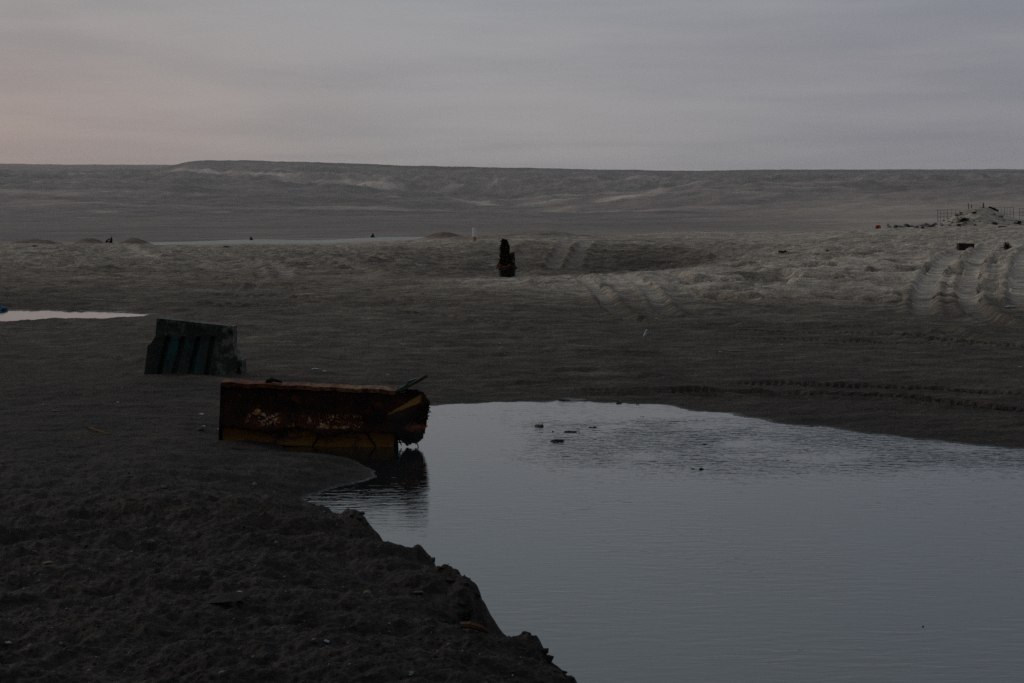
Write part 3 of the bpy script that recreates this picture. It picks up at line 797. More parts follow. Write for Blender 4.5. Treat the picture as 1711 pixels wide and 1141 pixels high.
# ------------------------------------------------------------------ rusty tank lying in the pond edge
TX, TY = (368 - 855.5) / F * 16.35, 16.35
tank = root('rusty_tank', (TX, TY, .028), 'large rusted oblong metal tank lying half in the pond with a torn open right end', 'metal tank', rot=(0, R(2.3), R(-2.5)))
H_T = .72
def skin_in(x_, z_):
    e = .030 * fbm(x_ * 3.2, x_ * 0 + 1.3, 4, 200, .6) + .006 * perlin(x_ * 40, z_ * 40, 3)
    low = np.interp(x_, [0, .22, .45, .60, .75, .90, 1.05, 1.2, 1.45, 1.7, 1.95, 2.02, 2.06, 2.12, 2.17, 2.21, 2.26, 2.33, 2.36],
                    [.19, .20, .165, .12, .20, .235, .19, .13, .19, .20, .205, .205, .15, .085, .065, .10, .085, .15, .26])
    hi = np.interp(x_, [0, 1.95, 2.10, 2.22, 2.32, 2.38, 2.42], [H_T - .055, H_T - .045, H_T - .03, H_T + .01, H_T - .03, H_T - .12, H_T - .25])
    rt = np.interp(z_, [0, .08, .16, .28, .42, .55, .64, .72], [2.27, 2.30, 2.345, 2.37, 2.385, 2.41, 2.40, 2.31])
    rt = rt + .012 * perlin(z_ * 14, z_ * 0 + 5.5, 12) + .012 * perlin(z_ * 37, z_ * 0 + 2.5, 13)
    return (z_ > low + e) & (z_ < hi) & (x_ < rt) & (x_ >= -.001)
def skin_y(x_, z_):
    y_ = -.035 + .030 * fbm(x_ * 1.2, z_ * 2, 3, 210) + .006 * perlin(x_ * 7, z_ * 9, 14)
    end = np.clip((x_ - 1.9) / .5, 0, 1)
    y_ = y_ + end ** 2 * .20 - .10 * end * np.exp(-((z_ - .30 - .55 * (x_ - 1.9)) / .13) ** 2) + .04 * end * perlin(x_ * 6, z_ * 6, 15)
    return y_ - .03 * np.exp(-((z_ - .2) / .08) ** 2) * (1 - end)
V, Fc = masked_sheet((0, 2.43), (.03, .76), 170, 56, skin_in, skin_y, .014)
link('side_panel', V, Fc, M_RUST, tank, True)
def base_in(x_, z_):
    rt = 2.0 + (.0 + .06 * (z_ / .3)) + .008 * perlin(z_ * 20, x_ * 0 + 1, 3)
    bot = .004 + .022 * fbm(x_ * 2.4, x_ * 0 + 7.7, 3, 230) * (x_ < 1.0)
    return (x_ >= .015) & (x_ < rt) & (z_ > bot)
V, Fc = masked_sheet((.015, 2.09), (-.06, .34), 120, 24, base_in, lambda a, b: .012 + .010 * fbm(a * 2, b * 3, 3, 240) - .02 * np.exp(-((b - .02) / .03) ** 2), .015)
link('lower_wall', V, Fc, M_YEL, tank, True)
# welded seams on the skin
for sx_ in (.62, 1.31):
    V, Fc = tube_geo([(sx_ + jit(.01), float(skin_y(sx_, zz)) - .004, zz) for zz in (.26, .36, .46, .56, .655)], .008, 4)
    link('weld_seam', V, Fc, M_RUST, tank)
# diagonal stiffeners on the lower wall
for x0, x1 in ((1.07, 1.17), (1.82, 1.68)):
    V, Fc = tube_geo([(x0, .0, .02), (x1, -.004, .20)], .010, 5)
    link('brace', V, Fc, M_DARKIN, tank)
# top flange, seen from slightly above
nseg = 44
V = []; Fc = []
for i in range(nseg + 1):
    xx = -.01 + 2.02 * i / nseg
    dz = .006 * math.sin(i * .7) + jit(.004)
    yb = .13 + jit(.010)
    V += [(xx, -.055 + jit(.004), H_T - .055 + dz), (xx, -.060 + jit(.004), H_T - .010 + dz), (xx, yb, H_T + .006 + dz * .5), (xx, yb, H_T - .02)]
for i in range(nseg):
    for k in range(4):
        a, b = i * 4 + k, i * 4 + (k + 1) % 4
        Fc.append((a, a + 4, b + 4, b))
Fc += [(0, 1, 2, 3), tuple(nseg * 4 + k for k in (3, 2, 1, 0))]
link('top_flange', V, Fc, M_RIM, tank)
V, Fc = box_geo(-.012, .004, -.04, .45, .0, H_T - .05); link('end_panel', V, Fc, M_RUST, tank)
V, Fc = box_geo(.004, 2.0, .43, .45, .0, H_T - .09); link('back_panel', V, Fc, M_DARKIN, tank)
V, Fc = box_geo(.01, 1.98, .02, .42, .0, .015); link('bottom_panel', V, Fc, M_DARKIN, tank)
V, Fc = box_geo(1.93, 1.945, .03, .42, .02, H_T - .10); link('inner_bulkhead', V, Fc, M_DARKIN, tank)
# torn roof of the right end, folded
V = []; Fc = []; nx_, ny_ = 14, 6
for i in range(nx_ + 1):
    for j in range(ny_ + 1):
        xx = 1.92 + .46 * i / nx_; t = i / nx_
        V.append((xx, -.03 + .14 * t + .30 * j / ny_ * (1 - .6 * t), H_T - .02 + .02 * math.sin(t * 3.1) - .12 * t ** 4 + jit(.01) - .05 * (j / ny_) ** 2))
for i in range(nx_):
    for j in range(ny_):
        a = i * (ny_ + 1) + j; Fc.append((a, a + ny_ + 1, a + ny_ + 2, a + 1))
o = link('torn_end', V, Fc, M_RUST, tank); sd = o.modifiers.new('solid', 'SOLIDIFY'); sd.thickness = .012
# peeled strips under the torn end
V, Fc = tube_geo([(2.02, .0, .20), (2.06, .01, .14), (2.09, .02, .07)], [.016, .012, .006], 5)
V, Fc = tube_geo([(2.02, .02, .12), (2.07, .03, .10), (2.12, .02, .11)], [.008, .008, .005], 4, V, Fc)
V, Fc = tube_geo([(2.01, .03, .16), (2.03, .02, .06), (2.04, .03, -.03)], [.02, .016, .012], 5, V, Fc)
link('torn_strip', V, Fc, M_DARKIN, tank)
# green slat bent up at the top right corner
V = []; Fc = []
p0 = Vector((2.05, -.06, H_T - .03)); p1 = Vector((2.355, -.02, H_T + .165))
dr_ = (p1 - p0).normalized(); nn = Vector((-dr_.z, 0, dr_.x))
for k in range(9):
    c_ = p0.lerp(p1, k / 8); wdt = .009 + .010 * (k / 8)
    for q in ((-1, 0), (1, 0), (1, 1), (-1, 1)):
        V.append(tuple(c_ + nn * (q[0] * wdt + (jit(.004))) + Vector((0, q[1] * .16, 0))))
for k in range(8):
    for q in range(4):
        a, b = k * 4 + q, k * 4 + (q + 1) % 4; Fc.append((a, b, b + 4, a + 4))
Fc += [(3, 2, 1, 0), (32, 33, 34, 35)]
slat = link('bent_slat', V, Fc, M_DARKWOOD, tank); slat['label'] = 'bent slat sticking up at the torn corner'
V = []; Fc = []
for k in range(7):
    c_ = p0.lerp(p1, -.06 + .72 * k / 6); h_ = .022 + .012 * math.sin(k * 1.9) * (k > 1)
    V += [tuple(c_ + nn * (.012 + .016 * k / 8)), tuple(c_ + nn * (.018 + h_ + .012 * k / 8)), tuple(c_ + nn * (.018 + h_ + .012 * k / 8) + Vector((0, .1, 0))), tuple(c_ + nn * (.012 + .016 * k / 8) + Vector((0, .1, 0)))]
for k in range(6):
    for q in range(4):
        a, b = k * 4 + q, k * 4 + (q + 1) % 4; Fc.append((a, b, b + 4, a + 4))
Fc += [(3, 2, 1, 0), (24, 25, 26, 27)]
link('green_edge', V, Fc, M_GREENP, slat)
V, Fc = tube_geo([(.50, 0, H_T), (.56, .02, H_T + .035), (.62, 0, H_T + .03), (.68, .03, H_T + .012)], [.02, .028, .02, .01], 6)
V, Fc = tube_geo([(.50, 0, H_T + .01), (.53, -.02, H_T + .05)], [.01, .004], 5, V, Fc)
link('rusted_lug', V, Fc, M_DARKIN, tank)
# wire hanging into the water
V, Fc = tube_geo([(2.27, .02, .10), (2.285, .0, .07), (2.262, .01, .03), (2.24, 0, -.01), (2.25, 0, -.05)], .007, 5)
V, Fc = tube_geo([(2.25, .0, .02), (2.21, .02, .0)], .005, 5, V, Fc)
link('hanging_wire', V, Fc, M_DARKIN, tank)

# ------------------------------------------------------------------ green ribbed barrier
def barrier_mat():
    n = NB('weathered_green_plastic'); v = n.coord('Object'); s = n.sep(v)
    a = n.noise(v, 3.4, 6, .65, .4); b = n.noise(n.coord('Object', (2, 1, .6)), 5, 5, .7)
    col = n.mix(n.rng(a, .36, .64), (.011, .015, .016), (.030, .034, .028))
    mid = n.math('MULTIPLY', n.rng(s[0], .25, .45), n.rng(s[0], .80, 1.05, 1, 0))
    mid = n.math('MULTIPLY', mid, n.rng(s[2], .72, .6, 0, 1))
    col = n.mix(n.math('MULTIPLY', mid, n.rng(b, .46, .62)), col, (.005, .062, .068))
    col = n.mix(n.math('MULTIPLY', n.math('MULTIPLY', mid, n.rng(s[2], .42, .5)), n.rng(n.noise(v, 13, 3), .58, .66)), col, (.006, .095, .125))
    # dusty scuffs at the right and along the top
    sc = n.math('MAXIMUM', n.rng(s[0], 1.0, 1.3), n.math('MULTIPLY', n.rng(s[2], .62, .8), .7))
    col = n.mix(n.math('MULTIPLY', n.math('MULTIPLY', sc, n.rng(n.noise(v, 7, 6, .7), .47, .62)), .85), col, (.15, .155, .135))
    return n.fin(col, .7, n.bump(n.noise(v, 14, 5, .7), .4, .01), .25)
M_BAR = barrier_mat()
M_GROOVE = simple('near_black_hole', (.010, .008, .007), .9, .4)
bx, by = (238 - 855.5) / F * 22.4, 22.4
barrier = root('road_barrier', (bx, by, 0.0), 'dark green ribbed barrier section with notched sides standing in sand behind the rusted tank', 'barrier', rot=(0, 0, R(-3)))
S = 22.4 / F
def bzl(z_): return np.interp(z_, [-.2, 0, .10, .55, .60, .70, 1.0], [-.02, 0, .02, .055, .115, .175, .20])   # left outline
def bzr(z_): return np.interp(z_, [-.2, .0, .36, .42, .52, .60, 1.0], [1.50, 1.50, 1.505, 1.47, 1.43, 1.418, 1.418])
nxb, nzb = 96, 60
Vf = []; Fc = []
ztop = lambda t: .985 - .128 * t * (1.0)
for side_ in (0, 1):
    for i in range(nzb + 1):
        for j in range(nxb + 1):
            t = j / nxb
            z_ = -.15 + (ztop(t) - .012 * (1 if rnd.random() < .1 else 0) + .15) * i / nzb
            l_, r_ = float(bzl(z_)), float(bzr(z_))
            xx = l_ + (r_ - l_) * t
            taper = .10 * np.interp(z_, [0, .35, .6, 1], [0, .6, 1.0, 1.15])
            yy = taper
            if side_ == 0:
                for gx0, gx1 in ((.245, .36), (.475, .60), (.735, .85), (1.0, 1.09)):
                    gc = gx0 + (gx1 - gx0) * z_ / .62
                    d_ = abs(xx - gc)
                    if z_ < .70: yy += .075 * max(0, 1 - max(0, d_ - .022) / .022) * min(1, max(0, (.70 - z_) / .06))
                yy += .006 * math.sin(xx * 9 + z_ * 3)
            else: yy = .46 - taper
            Vf.append((xx, yy, z_))
W = nxb + 1; n1_ = (nzb + 1) * W
for i in range(nzb):
    for j in range(nxb):
        a = i * W + j; Fc.append((a, a + 1, a + W + 1, a + W)); b = n1_ + a; Fc.append((b + W, b + W + 1, b + 1, b))
for i in range(nzb):
    a = i * W; Fc.append((a, a + W, n1_ + a + W, n1_ + a)); a = i * W + nxb; Fc.append((a + W, a, n1_ + a, n1_ + a + W))
for j in range(nxb):
    a = nzb * W + j; Fc.append((a, a + 1, n1_ + a + 1, n1_ + a)); Fc.append((j + 1, j, n1_ + j, n1_ + j + 1))
link('barrier_body', Vf, Fc, M_BAR, barrier, False)
V, Fc = box_geo(1.530, 1.572, .06, .34, -.1, .335)
V = [(a + (.02 if c < .1 else 0), b, c) for a, b, c in V]
link('coupling_flange', V, Fc, M_BAR, barrier)
V = [(1.39, .075, .865), (1.41, .072, .72), (1.385, .075, .74), (1.375, .08, .80)]
V, Fc = tube_geo([(1.375, .100, .75), (1.385, .100, .80)], .022, 8); link('drain_hole', V, Fc, M_GROOVE, barrier)  # solid near-black stub drawn for the hole
V, Fc = tube_geo([(1.49, -.02, .06), (1.50, -.02, .12)], [.02, .012], 6)
link('pale_clip', V, Fc, simple('dusty_clip', (.16, .19, .21), .7), barrier)
# ------------------------------------------------------------------ palm stump shaped bush standing in a rusty drum
M_LEAF = simple('dead_dark_foliage', (.017, .018, .008), .95, .5, 6, (.030, .016, .010))
M_DRUM = simple('black_drum', (.010, .010, .014), .7, .3)
M_ORUST = simple('orange_rust', (.105, .040, .010), .9, .5, 9, (.030, .016, .010), .6, .03)
D_ = 50.5
bx_, by_ = (847 - 855.5) / F * D_, D_
bz_ = CAM_H - (460 - HOR) / F * D_
drum = root('planter_drum', (bx_, by_, bz_ - .05), 'squat black planter with rusty orange rubble heaped on its rim, standing in the sandy trough', 'planter')
V = []; Fc = []
seg = 20
prof = [(.285, -.2), (.30, .10), (.315, .30), (.325, .34), (.29, .35), (.27, .30)]
for r_, z_ in prof:
    for k in range(seg):
        t = 2 * math.pi * k / seg
        sq = .5 * (1 / max(abs(math.cos(t)), abs(math.sin(t)))) + .5
        V.append((r_ * sq * math.cos(t) * .98, r_ * sq * math.sin(t), z_ + .012 * math.sin(t * 3)))
for i in range(len(prof) - 1):
    for k in range(seg):
        Fc.append((i * seg + k, i * seg + (k + 1) % seg, (i + 1) * seg + (k + 1) % seg, (i + 1) * seg + k))
Fc.append(tuple((len(prof) - 1) * seg + k for k in range(seg)))
link('planter_wall', V, Fc, M_DRUM, drum)
for k, (a, b, c, sx_) in enumerate([(-.2, -.12, .33, .26), (-.06, -.22, .30, .26), (.1, -.2, .34, .22), (.22, -.05, .33, .2), (.0, .08, .36, .36), (-.22, .1, .34, .24), (-.26, -.1, .44, .12), (.16, .12, .36, .26)]):
    V, Fc = lump_geo(sx_, sx_, .16, .5, 2, 40 + k)
    link('rubble_lump', V, Fc, M_ORUST, drum, loc=(a, b, c - .05))
def scrub(name, loc, label, cat, H, rfun, cnt, mat, ls=.06, parent_mat=None, lean=0.0, up=.6, group=None):
    t = root(name, loc, label, cat, group)
    V, Fc = tube_geo([(0, 0, -.05), (lean * .3, 0, H * .35), (lean * .7, 0, H * .7), (lean, 0, H * .92)], [.045 * H, .04 * H, .028 * H, .01 * H], 6)
    for k in range(9):
        z_ = H * (.15 + .75 * k / 9); an = k * 2.4; rr = rfun(z_ / H) * .9
        V, Fc = tube_geo([(lean * z_ / H, 0, z_), (lean * z_ / H + rr * math.cos(an), rr * math.sin(an), z_ + H * .10)], [.014 * H, .004 * H], 4, V, Fc)
    link('trunk', V, Fc, parent_mat or mat, t)
    V = []; Fc = []
    for k in range(cnt):
        h_ = rnd.random(); a = rnd.uniform(0, 6.283); rr = rfun(h_) * math.sqrt(rnd.random())
        c_ = Vector((lean * h_ + rr * math.cos(a), rr * math.sin(a), H * h_))
        d_ = Vector((math.cos(a) * .6 + jit(.5), math.sin(a) * .6 + jit(.5), up + jit(.6))).normalized()
        s_ = d_.orthogonal().normalized() * ls * .30; L_ = ls * rnd.uniform(.6, 1.5)
        b_ = len(V)
        V += [tuple(c_), tuple(c_ + d_ * L_ * .5 + s_), tuple(c_ + d_ * L_), tuple(c_ + d_ * L_ * .5 - s_)]
        Fc.append((b_, b_ + 1, b_ + 2, b_ + 3))
    link('foliage', V, Fc, mat, t)
    return t
def rf(h):   # ragged column with a shoulder on the right
    return np.interp(h, [0, .25, .4, .5, .7, .85, 1], [.17, .20, .18, .12, .14, .10, .06])
scrub('dry_shrub', (bx_ - .03, by_, bz_ + .32), 'dark ragged dead shrub growing upright out of the black planter in the trough', 'shrub', .92, rf, 1500, M_LEAF, .075, lean=-.06)
# side shoot of the same shrub
sh = bpy.data.objects.new('x', None); bpy.data.objects.remove(sh)
scrub('dead_shoot', (bx_ + .17, by_ - .05, bz_ + .34), 'short dark dead shoot standing against the right side of the taller dead shrub', 'shrub', .44, lambda h: .11 - .06 * h, 380, M_LEAF, .06, lean=.02)

# ------------------------------------------------------------------ white marker post on the berm
x_, y_ = (793 - 855.5) / F * 79, 79.0
z_ = gz(x_, y_); PH = CAM_H - (380.5 - HOR) / F * 79 - z_ + .05
post = root('marker_post', (x_, y_, z_ - .05), 'thin white marker post with an orange foot standing on the far berm', 'post', rot=(0, R(-1.5), 0))
V, Fc = tube_geo([(0, 0, .30), (0, 0, .5), (0, 0, PH)], [.095, .095, .09], 10)
link('shaft', V, Fc, simple('white_post_paint', (.80, .82, .84), .6, .08), post)
V, Fc = tube_geo([(0, 0, -.2), (0, 0, .30)], [.095, .082], 10)
link('foot', V, Fc, simple('orange_post_foot', (.42, .22, .10), .7, .3), post)

# ------------------------------------------------------------------ small dark things on the pale banks
M_DK = simple('tarry_dark_cloth', (.012, .013, .018), .9, .3)
def cone_heap(px, py, D, w_, h_, label, lean=0.0, seed=3, extra=None):
    x_, y_ = (px - 855.5) / F * D, D
    z_ = gz(x_, y_)
    t = root('dark_bundle', (x_, y_, z_ - .03), label, 'bundle')
    V = []; Fc = []; sg = 12
    for i, (r_, zz_) in enumerate([(.5, -.1), (.46, .15), (.33, .40), (.24, .62), (.17, .82), (.06, 1.0)]):
        for k in range(sg):
            a = 2 * math.pi * k / sg; q = r_ * w_ * (1 + .25 * math.sin(a * 3 + i * 1.3 + seed) + jit(.08))
            V.append((q * math.cos(a) + lean * zz_ * h_, q * math.sin(a), zz_ * h_))
    for i in range(5):
        for k in range(sg):
            Fc.append((i * sg + k, i * sg + (k + 1) % sg, (i + 1) * sg + (k + 1) % sg, (i + 1) * sg + k))
    Fc.append(tuple(5 * sg + k for k in range(sg)))
    link('wrapped_body', V, Fc, M_DK, t)
    V, Fc = tube_geo([(lean * h_, 0, h_ * .85), (lean * h_ + .02, 0, h_ * 1.12)], [.03, .012], 5)
    if extra:
        V, Fc = tube_geo([(-.05, -.02, h_ * .75), (-.22, -.05, h_ * .48), (-.34, -.05, h_ * .05)], [.05, .045, .03], 5, V, Fc)
        V, Fc = tube_geo([(-.10, -.04, h_ * .35), (-.25, -.05, h_ * .22), (-.40, -.05, h_ * .06)], [.04, .035, .03], 5, V, Fc)
    link('loose_end', V, Fc, M_ORUST if extra else M_DK, t)
cone_heap(185, 404, 86, .26, .42, 'dark hunched bundle between two reddish mounds on the left berm', .12, 2, True)
cone_heap(420, 399.5, 94, .28, .24, 'small dark peaked bundle on the pale bank, middle one of the three', -.1, 5)
cone_heap(623, 394.5, 94.5, .32, .30, 'dark triangular bundle on the crest of the pale bank left of the white post', 0, 8)

# ------------------------------------------------------------------ rusty crate and spiky stump on the right slope
M_BRN = simple('dark_brown_rust', (.034, .019, .018), .85, .35, 7)
def open_box(name, px, py, D, w_, h_, dpt, label, cat, mat, step=True, rz=0):
    x_, y_, z_ = G(px + 12, py, 40)
    k_ = y_ / D; w_ *= k_; h_ *= k_; x_ -= 12 / F * y_
    t = root(name, (x_, y_, z_ - .03), label, cat, rot=(0, 0, rz))
    V, Fc = box_geo(0, w_, 0, .02, 0, h_)
    V = [(a + jit(.01), b + jit(.006), c + jit(.01)) for a, b, c in V]; link('front_wall', V, Fc, mat, t)
    V, Fc = box_geo(0, w_ * .62, dpt - .02, dpt, 0, h_ * 1.05); link('back_wall', V, Fc, mat, t)
    V, Fc = box_geo(-.01, .012, .02, dpt - .02, 0, h_); link('side_wall', V, Fc, mat, t)
    V, Fc = box_geo(w_ * .62, w_ * .64, .02, dpt, 0, h_ * .95); link('side_wall', V, Fc, mat, t)
    V, Fc = box_geo(w_ * .64, w_ * 1.0, .04, dpt, 0, h_ * .80)
    V = [(a, b, c + (.05 if a > w_ * .9 and c > 0 else 0)) for a, b, c in V]; link('end_box', V, Fc, mat, t)
    return t
open_box('metal_crate', 1603, 419, 59.2, .62, .27, .35, 'dark brown rusty metal crate at the top of the right hand tyre tracks', 'crate', M_BRN)
x_, y_, z_ = G(1682, 416, 40)
stump = root('spiky_stump', (x_, y_, z_ - .03), 'spiky reddish brown dead plant clump beside the right hand tyre tracks', 'dead plant')
stump.scale = (y_ / 59,) * 3
V, Fc = lump_geo(.18, .18, .15, .4, 2, 77); link('root_ball', V, Fc, M_BRN, stump)
M_SPK = simple('reddish_dry_spikes', (.060, .026, .022), .9, .4)
for k in range(46):
    a = rnd.uniform(0, 6.283); el = rnd.uniform(0, 1.45); L_ = rnd.uniform(.2, .32)
    d_ = Vector((math.cos(a) * math.cos(el), math.sin(a) * math.cos(el), math.sin(el)))
    c_ = Vector((0, 0, .05))
    V, Fc = tube_geo([tuple(c_ + d_ * .08), tuple(c_ + d_ * L_ * .7), tuple(c_ + d_ * L_ + Vector((0, 0, .01)))], [.016, .012, .002], 4)
    link('spike', V, Fc, M_SPK, stump)
open_box('metal_box', 1302, 422, 66, .34, .09, .25, 'small low brown box lying on the sand right of the trough', 'box', simple('brown_box', (.075, .045, .03), .9))

# ------------------------------------------------------------------ litter
MATS = {k: simple('litter_' + k, c, .6, .18, 12) for k, c in dict(white=(.42, .43, .43), pale=(.27, .27, .26), blue=(.035, .16, .25), orange=(.36, .085, .022), yellow=(.24, .15, .04),
        brown=(.095, .055, .03), black=(.012, .012, .012), grey=(.15, .145, .135), teal=(.03, .13, .12), pink=(.30, .22, .21), red=(.40, .04, .025), green=(.07, .09, .04)).items()}
def crumple(px, py, w_, h_, col, label, cat='litter', name='crumpled_scrap', seed=0, flat=.5, dz=0, D=None, group=None, rough=.7):
    if D is None: x_, y_, z_ = G(px, py)
    else:
        x_, y_ = (px - 855.5) / F * D, D; z_ = CAM_H - (py - HOR) / F * D
    V, Fc = lump_geo(w_, w_ * flat, h_, rough, 2, seed)
    o = link(name, V, Fc, MATS[col], None, False, (x_, y_, z_ - h_ * .12 + dz))
    o.rotation_euler = (0, 0, jit(.6))
    return tag(o, label, cat, group)
# the tilted bottle
x_, y_, z_ = G(1077, 562)
bt = root('plastic_bottle', (x_, y_, z_), 'white plastic bottle with a blue cap standing tilted on the dark sand', 'bottle', rot=(0, R(24), R(10)))
bt.scale = (.85, .85, .85)
V, Fc = tube_geo([(0, 0, -.03), (0, 0, .0), (0, 0, .09), (0, 0, .11), (0, 0, .125)], [.020, .034, .036, .026, .017], 14); link('bottle_body', V, Fc, MATS['white'], bt, True)
V, Fc = tube_geo([(0, 0, .122), (0, 0, .165)], [.036, .034], 12); link('cap', V, Fc, simple('pale_blue_plastic', (.30, .42, .55), .5), bt)

LIT = [
 (110, 475, .16, .05, 'white', 'flat white scrap lying alone on the sand slope above the left pool'),
 (4, 519.5, .22, .10, 'blue', 'blue plastic scrap at the far rim of the left pool'),
 (703, 491, .12, .05, 'pale', 'pale crumpled scrap on the sand right of centre below the planter'),
 (527, 617, .10, .022, 'white', 'white torn wrapper lying behind the top of the rusted tank'),
 (543, 621, .09, .018, 'pale', 'pale flat wrapper just right of the white torn wrapper behind the tank'),
 (836, 575, .06, .02, 'pale', 'little pale scrap on the dark sand between pond and planter'),
 (648, 628, .05, .03, 'white', 'tiny white speck of litter behind the torn end of the tank'),
 (338, 693, .075, .022, 'white', 'white oval lid lying left of the tank, the farther of two'),
 (340, 713, .06, .018, 'white', 'white flattened cup left of the tank base, the nearer of two'),
 (365, 718, .04, .018, 'pink', 'pinkish white chip touching the lower left corner of the tank'),
 (197, 673, .06, .015, 'pale', 'grey white flake of litter on the upper left of the dark bank'),
 (92, 687, .09, .014, 'brown', 'thin tan ring of peel on the far left of the dark bank'),
 (425, 811, .045, .028, 'pale', 'bluish white pebble of litter on the spit below the tank'),
 (272, 814, .08, .018, 'green', 'olive green leaf scrap on the bank below left of the tank'),
 (335, 719, .07, .03, 'brown', 'rusty brown clod with yellow rim beside the tank corner'),
 (57, 924, .06, .018, 'brown', 'small tan scrap on the lower left bank'),
 (80, 942, .08, .018, 'brown', 'reddish brown flake just below the small tan scrap at lower left'),
 (400, 990, .04, .010, 'pale', 'pale chip above the slab of bark on the near bank'),
 (613, 991, .045, .016, 'yellow', 'curled yellowish brown leaf on the bank under the hollow at the lip'),
 (700, 994, .07, .014, 'brown', 'pinkish brown bark flake on the bank near the water edge'),
 (14, 1079, .04, .010, 'pale', 'pale sliver at the lower left corner of the bank'),
 (687, 1128, .04, .010, 'pale', 'pale sliver at the bottom middle of the bank'),
 (545, 1076, .035, .010, 'pale', 'pale chip on the near bank under the bark flake'),
 (1065, 679, .05, .03, 'brown', 'small brown clod at the far shore of the pond'),
 (1204, 588, .06, .025, 'white', 'white scrap on the far bank at the left end of a thin stick'),
 (1307, 577, .05, .02, 'white', 'white fleck on the wheel ruts of the far bank'),
 (1688, 514, .30, .06, 'pale', 'pale torn sheet lying between the two right hand tyre tracks'),
 (1383, 419.5, .13, .07, 'red', 'small red plastic scrap on the pale slope'),
 (1705, 614, .06, .02, 'white', 'white fleck on the far bank at the right edge'),
 (1540, 688, .04, .015, 'pale', 'pale fleck beside the treaded rut at right'),
 (59, 411, .35, .06, 'teal', 'dull green scrap below the reddish mound at far left'),
 (378, 412, .30, .04, 'pale', 'pale flat scrap at the foot of the pale bank'),
]
for k, (a, b, w_, h_, c_, lab) in enumerate(LIT):
    crumple(a, b, w_, h_, c_, lab, seed=100 + k, flat=.6, rough=.45)

# sticks, bark, wood
def stick(px0, py0, px1, py1, r_, mat, name, label, cat, lift=.01):
    a = G(px0, py0); b = G(px1, py1)
    o_ = Vector(a); d_ = Vector(b) - o_
    V, Fc = tube_geo([(0, 0, lift), tuple(d_ * .33 + Vector((jit(.01), 0, lift * 1.2))), tuple(d_ * .66 + Vector((0, jit(.01), lift))), tuple(d_ + Vector((0, 0, lift)))], [r_, r_ * 1.1, r_ * .9, r_ * .7], 6)
    o = link(name, V, Fc, mat, None, False, a)
    return tag(o, label, cat)
M_WOODY = simple('yellowed_wood', (.085, .052, .015), .85, .4, 18)
stick(150, 717, 184, 727, .012, M_WOODY, 'wooden_stick', 'short yellowish stick lying on the dark bank left of the tank', 'stick')
stick(1216, 587, 1247, 587.5, .010, MATS['pale'], 'thin_stick', 'thin pale stick lying flat on the far bank above the pond', 'stick')
x_, y_, z_ = G(383, 1016)
V = []; Fc = []
for i in range(9):
    t = i / 8; wd = .045 * math.sin(math.pi * (.12 + .8 * t)) + .005
    for q, (yy, zz_) in enumerate(((-wd, 0), (0, .03 * math.sin(math.pi * t) + .012), (wd, .004), (0, -.01))):
        V.append((-.11 + .22 * t, yy + .05 * t, zz_ + .02 + .02 * t))
for i in range(8):
    for q in range(4):
        a, b = i * 4 + q, i * 4 + (q + 1) % 4; Fc.append((a, b, b + 4, a + 4))
Fc += [(3, 2, 1, 0), (32, 33, 34, 35)]
tag(link('bark_slab', V, Fc, simple('grey_bark', (.060, .055, .052), .9, .4, 20), None, False, (x_, y_, z_ + .005)), 'curved slab of grey bark lying on the near bank', 'bark')
x_, y_, z_ = G(792, 1054)
V, Fc = tube_geo([(-.07, .02, .03), (-.02, 0, .035), (.04, -.01, .02), (.075, -.01, .0)], [.016, .02, .018, .010], 7)
tag(link('driftwood_chunk', V, Fc, simple('brown_driftwood', (.085, .048, .028), .9, .4, 20), None, False, (x_, y_, z_ - .005)), 'brown driftwood chunk poking over the bank lip towards the water', 'driftwood')

# small weeds on the lip of the bank
M_WEED = simple('dark_weed', (.020, .020, .013), .9, .4)
def weed(px, py, H, sp, cnt, label, D=None):
    D = D or 8.4
    x_, y_ = (px - 855.5) / F * D, D
    x_, y_, z_ = G(px, py + 3, 7.0)
    t = root('lip_weed', (x_, y_, z_ - .02), label, 'weed')
    V = []; Fc = []; ends = []
    for k in range(9):
        a = rnd.uniform(0, 6.283); e_ = (sp * math.cos(a) * rnd.random() + sp * .3, sp * .6 * math.sin(a), H * rnd.uniform(.5, 1))
        V, Fc = tube_geo([(0, 0, 0), (e_[0] * .4, e_[1] * .4, e_[2] * .6), e_], [.004, .003, .0015], 4, V, Fc); ends.append(e_)
    link('stem', V, Fc, M_WEED, t)
    V = []; Fc = []
    for k in range(cnt):
        e_ = Vector(rnd.choice(ends)); c_ = e_ * rnd.uniform(.35, 1.05) + Vector((jit(.01), jit(.01), jit(.008)))
        d_ = Vector((jit(1), jit(1), jit(1) + .2)).normalized() * rnd.uniform(.008, .016); s_ = d_.orthogonal() * .35
        b_ = len(V); V += [tuple(c_ - d_), tuple(c_ + s_), tuple(c_ + d_), tuple(c_ - s_)]; Fc.append((b_, b_ + 1, b_ + 2, b_ + 3))
    link('leaf_tuft', V, Fc, M_WEED, t)
weed(778, 1033, .075, .05, 260, 'ragged dark weed overhanging the water on the steep lip of the bank', 8.5)
weed(922, 1102, .035, .045, 120, 'low dark weed on the bank lip near the bottom of the photo', 7.6)
weed(706, 906, .02, .03, 50, 'tiny sprig on the rounded bulge of the bank lip', 10.1)
weed(628, 880, .05, .04, 90, 'dark sprig on the bank lip below the reflection of the tank', 10.9)

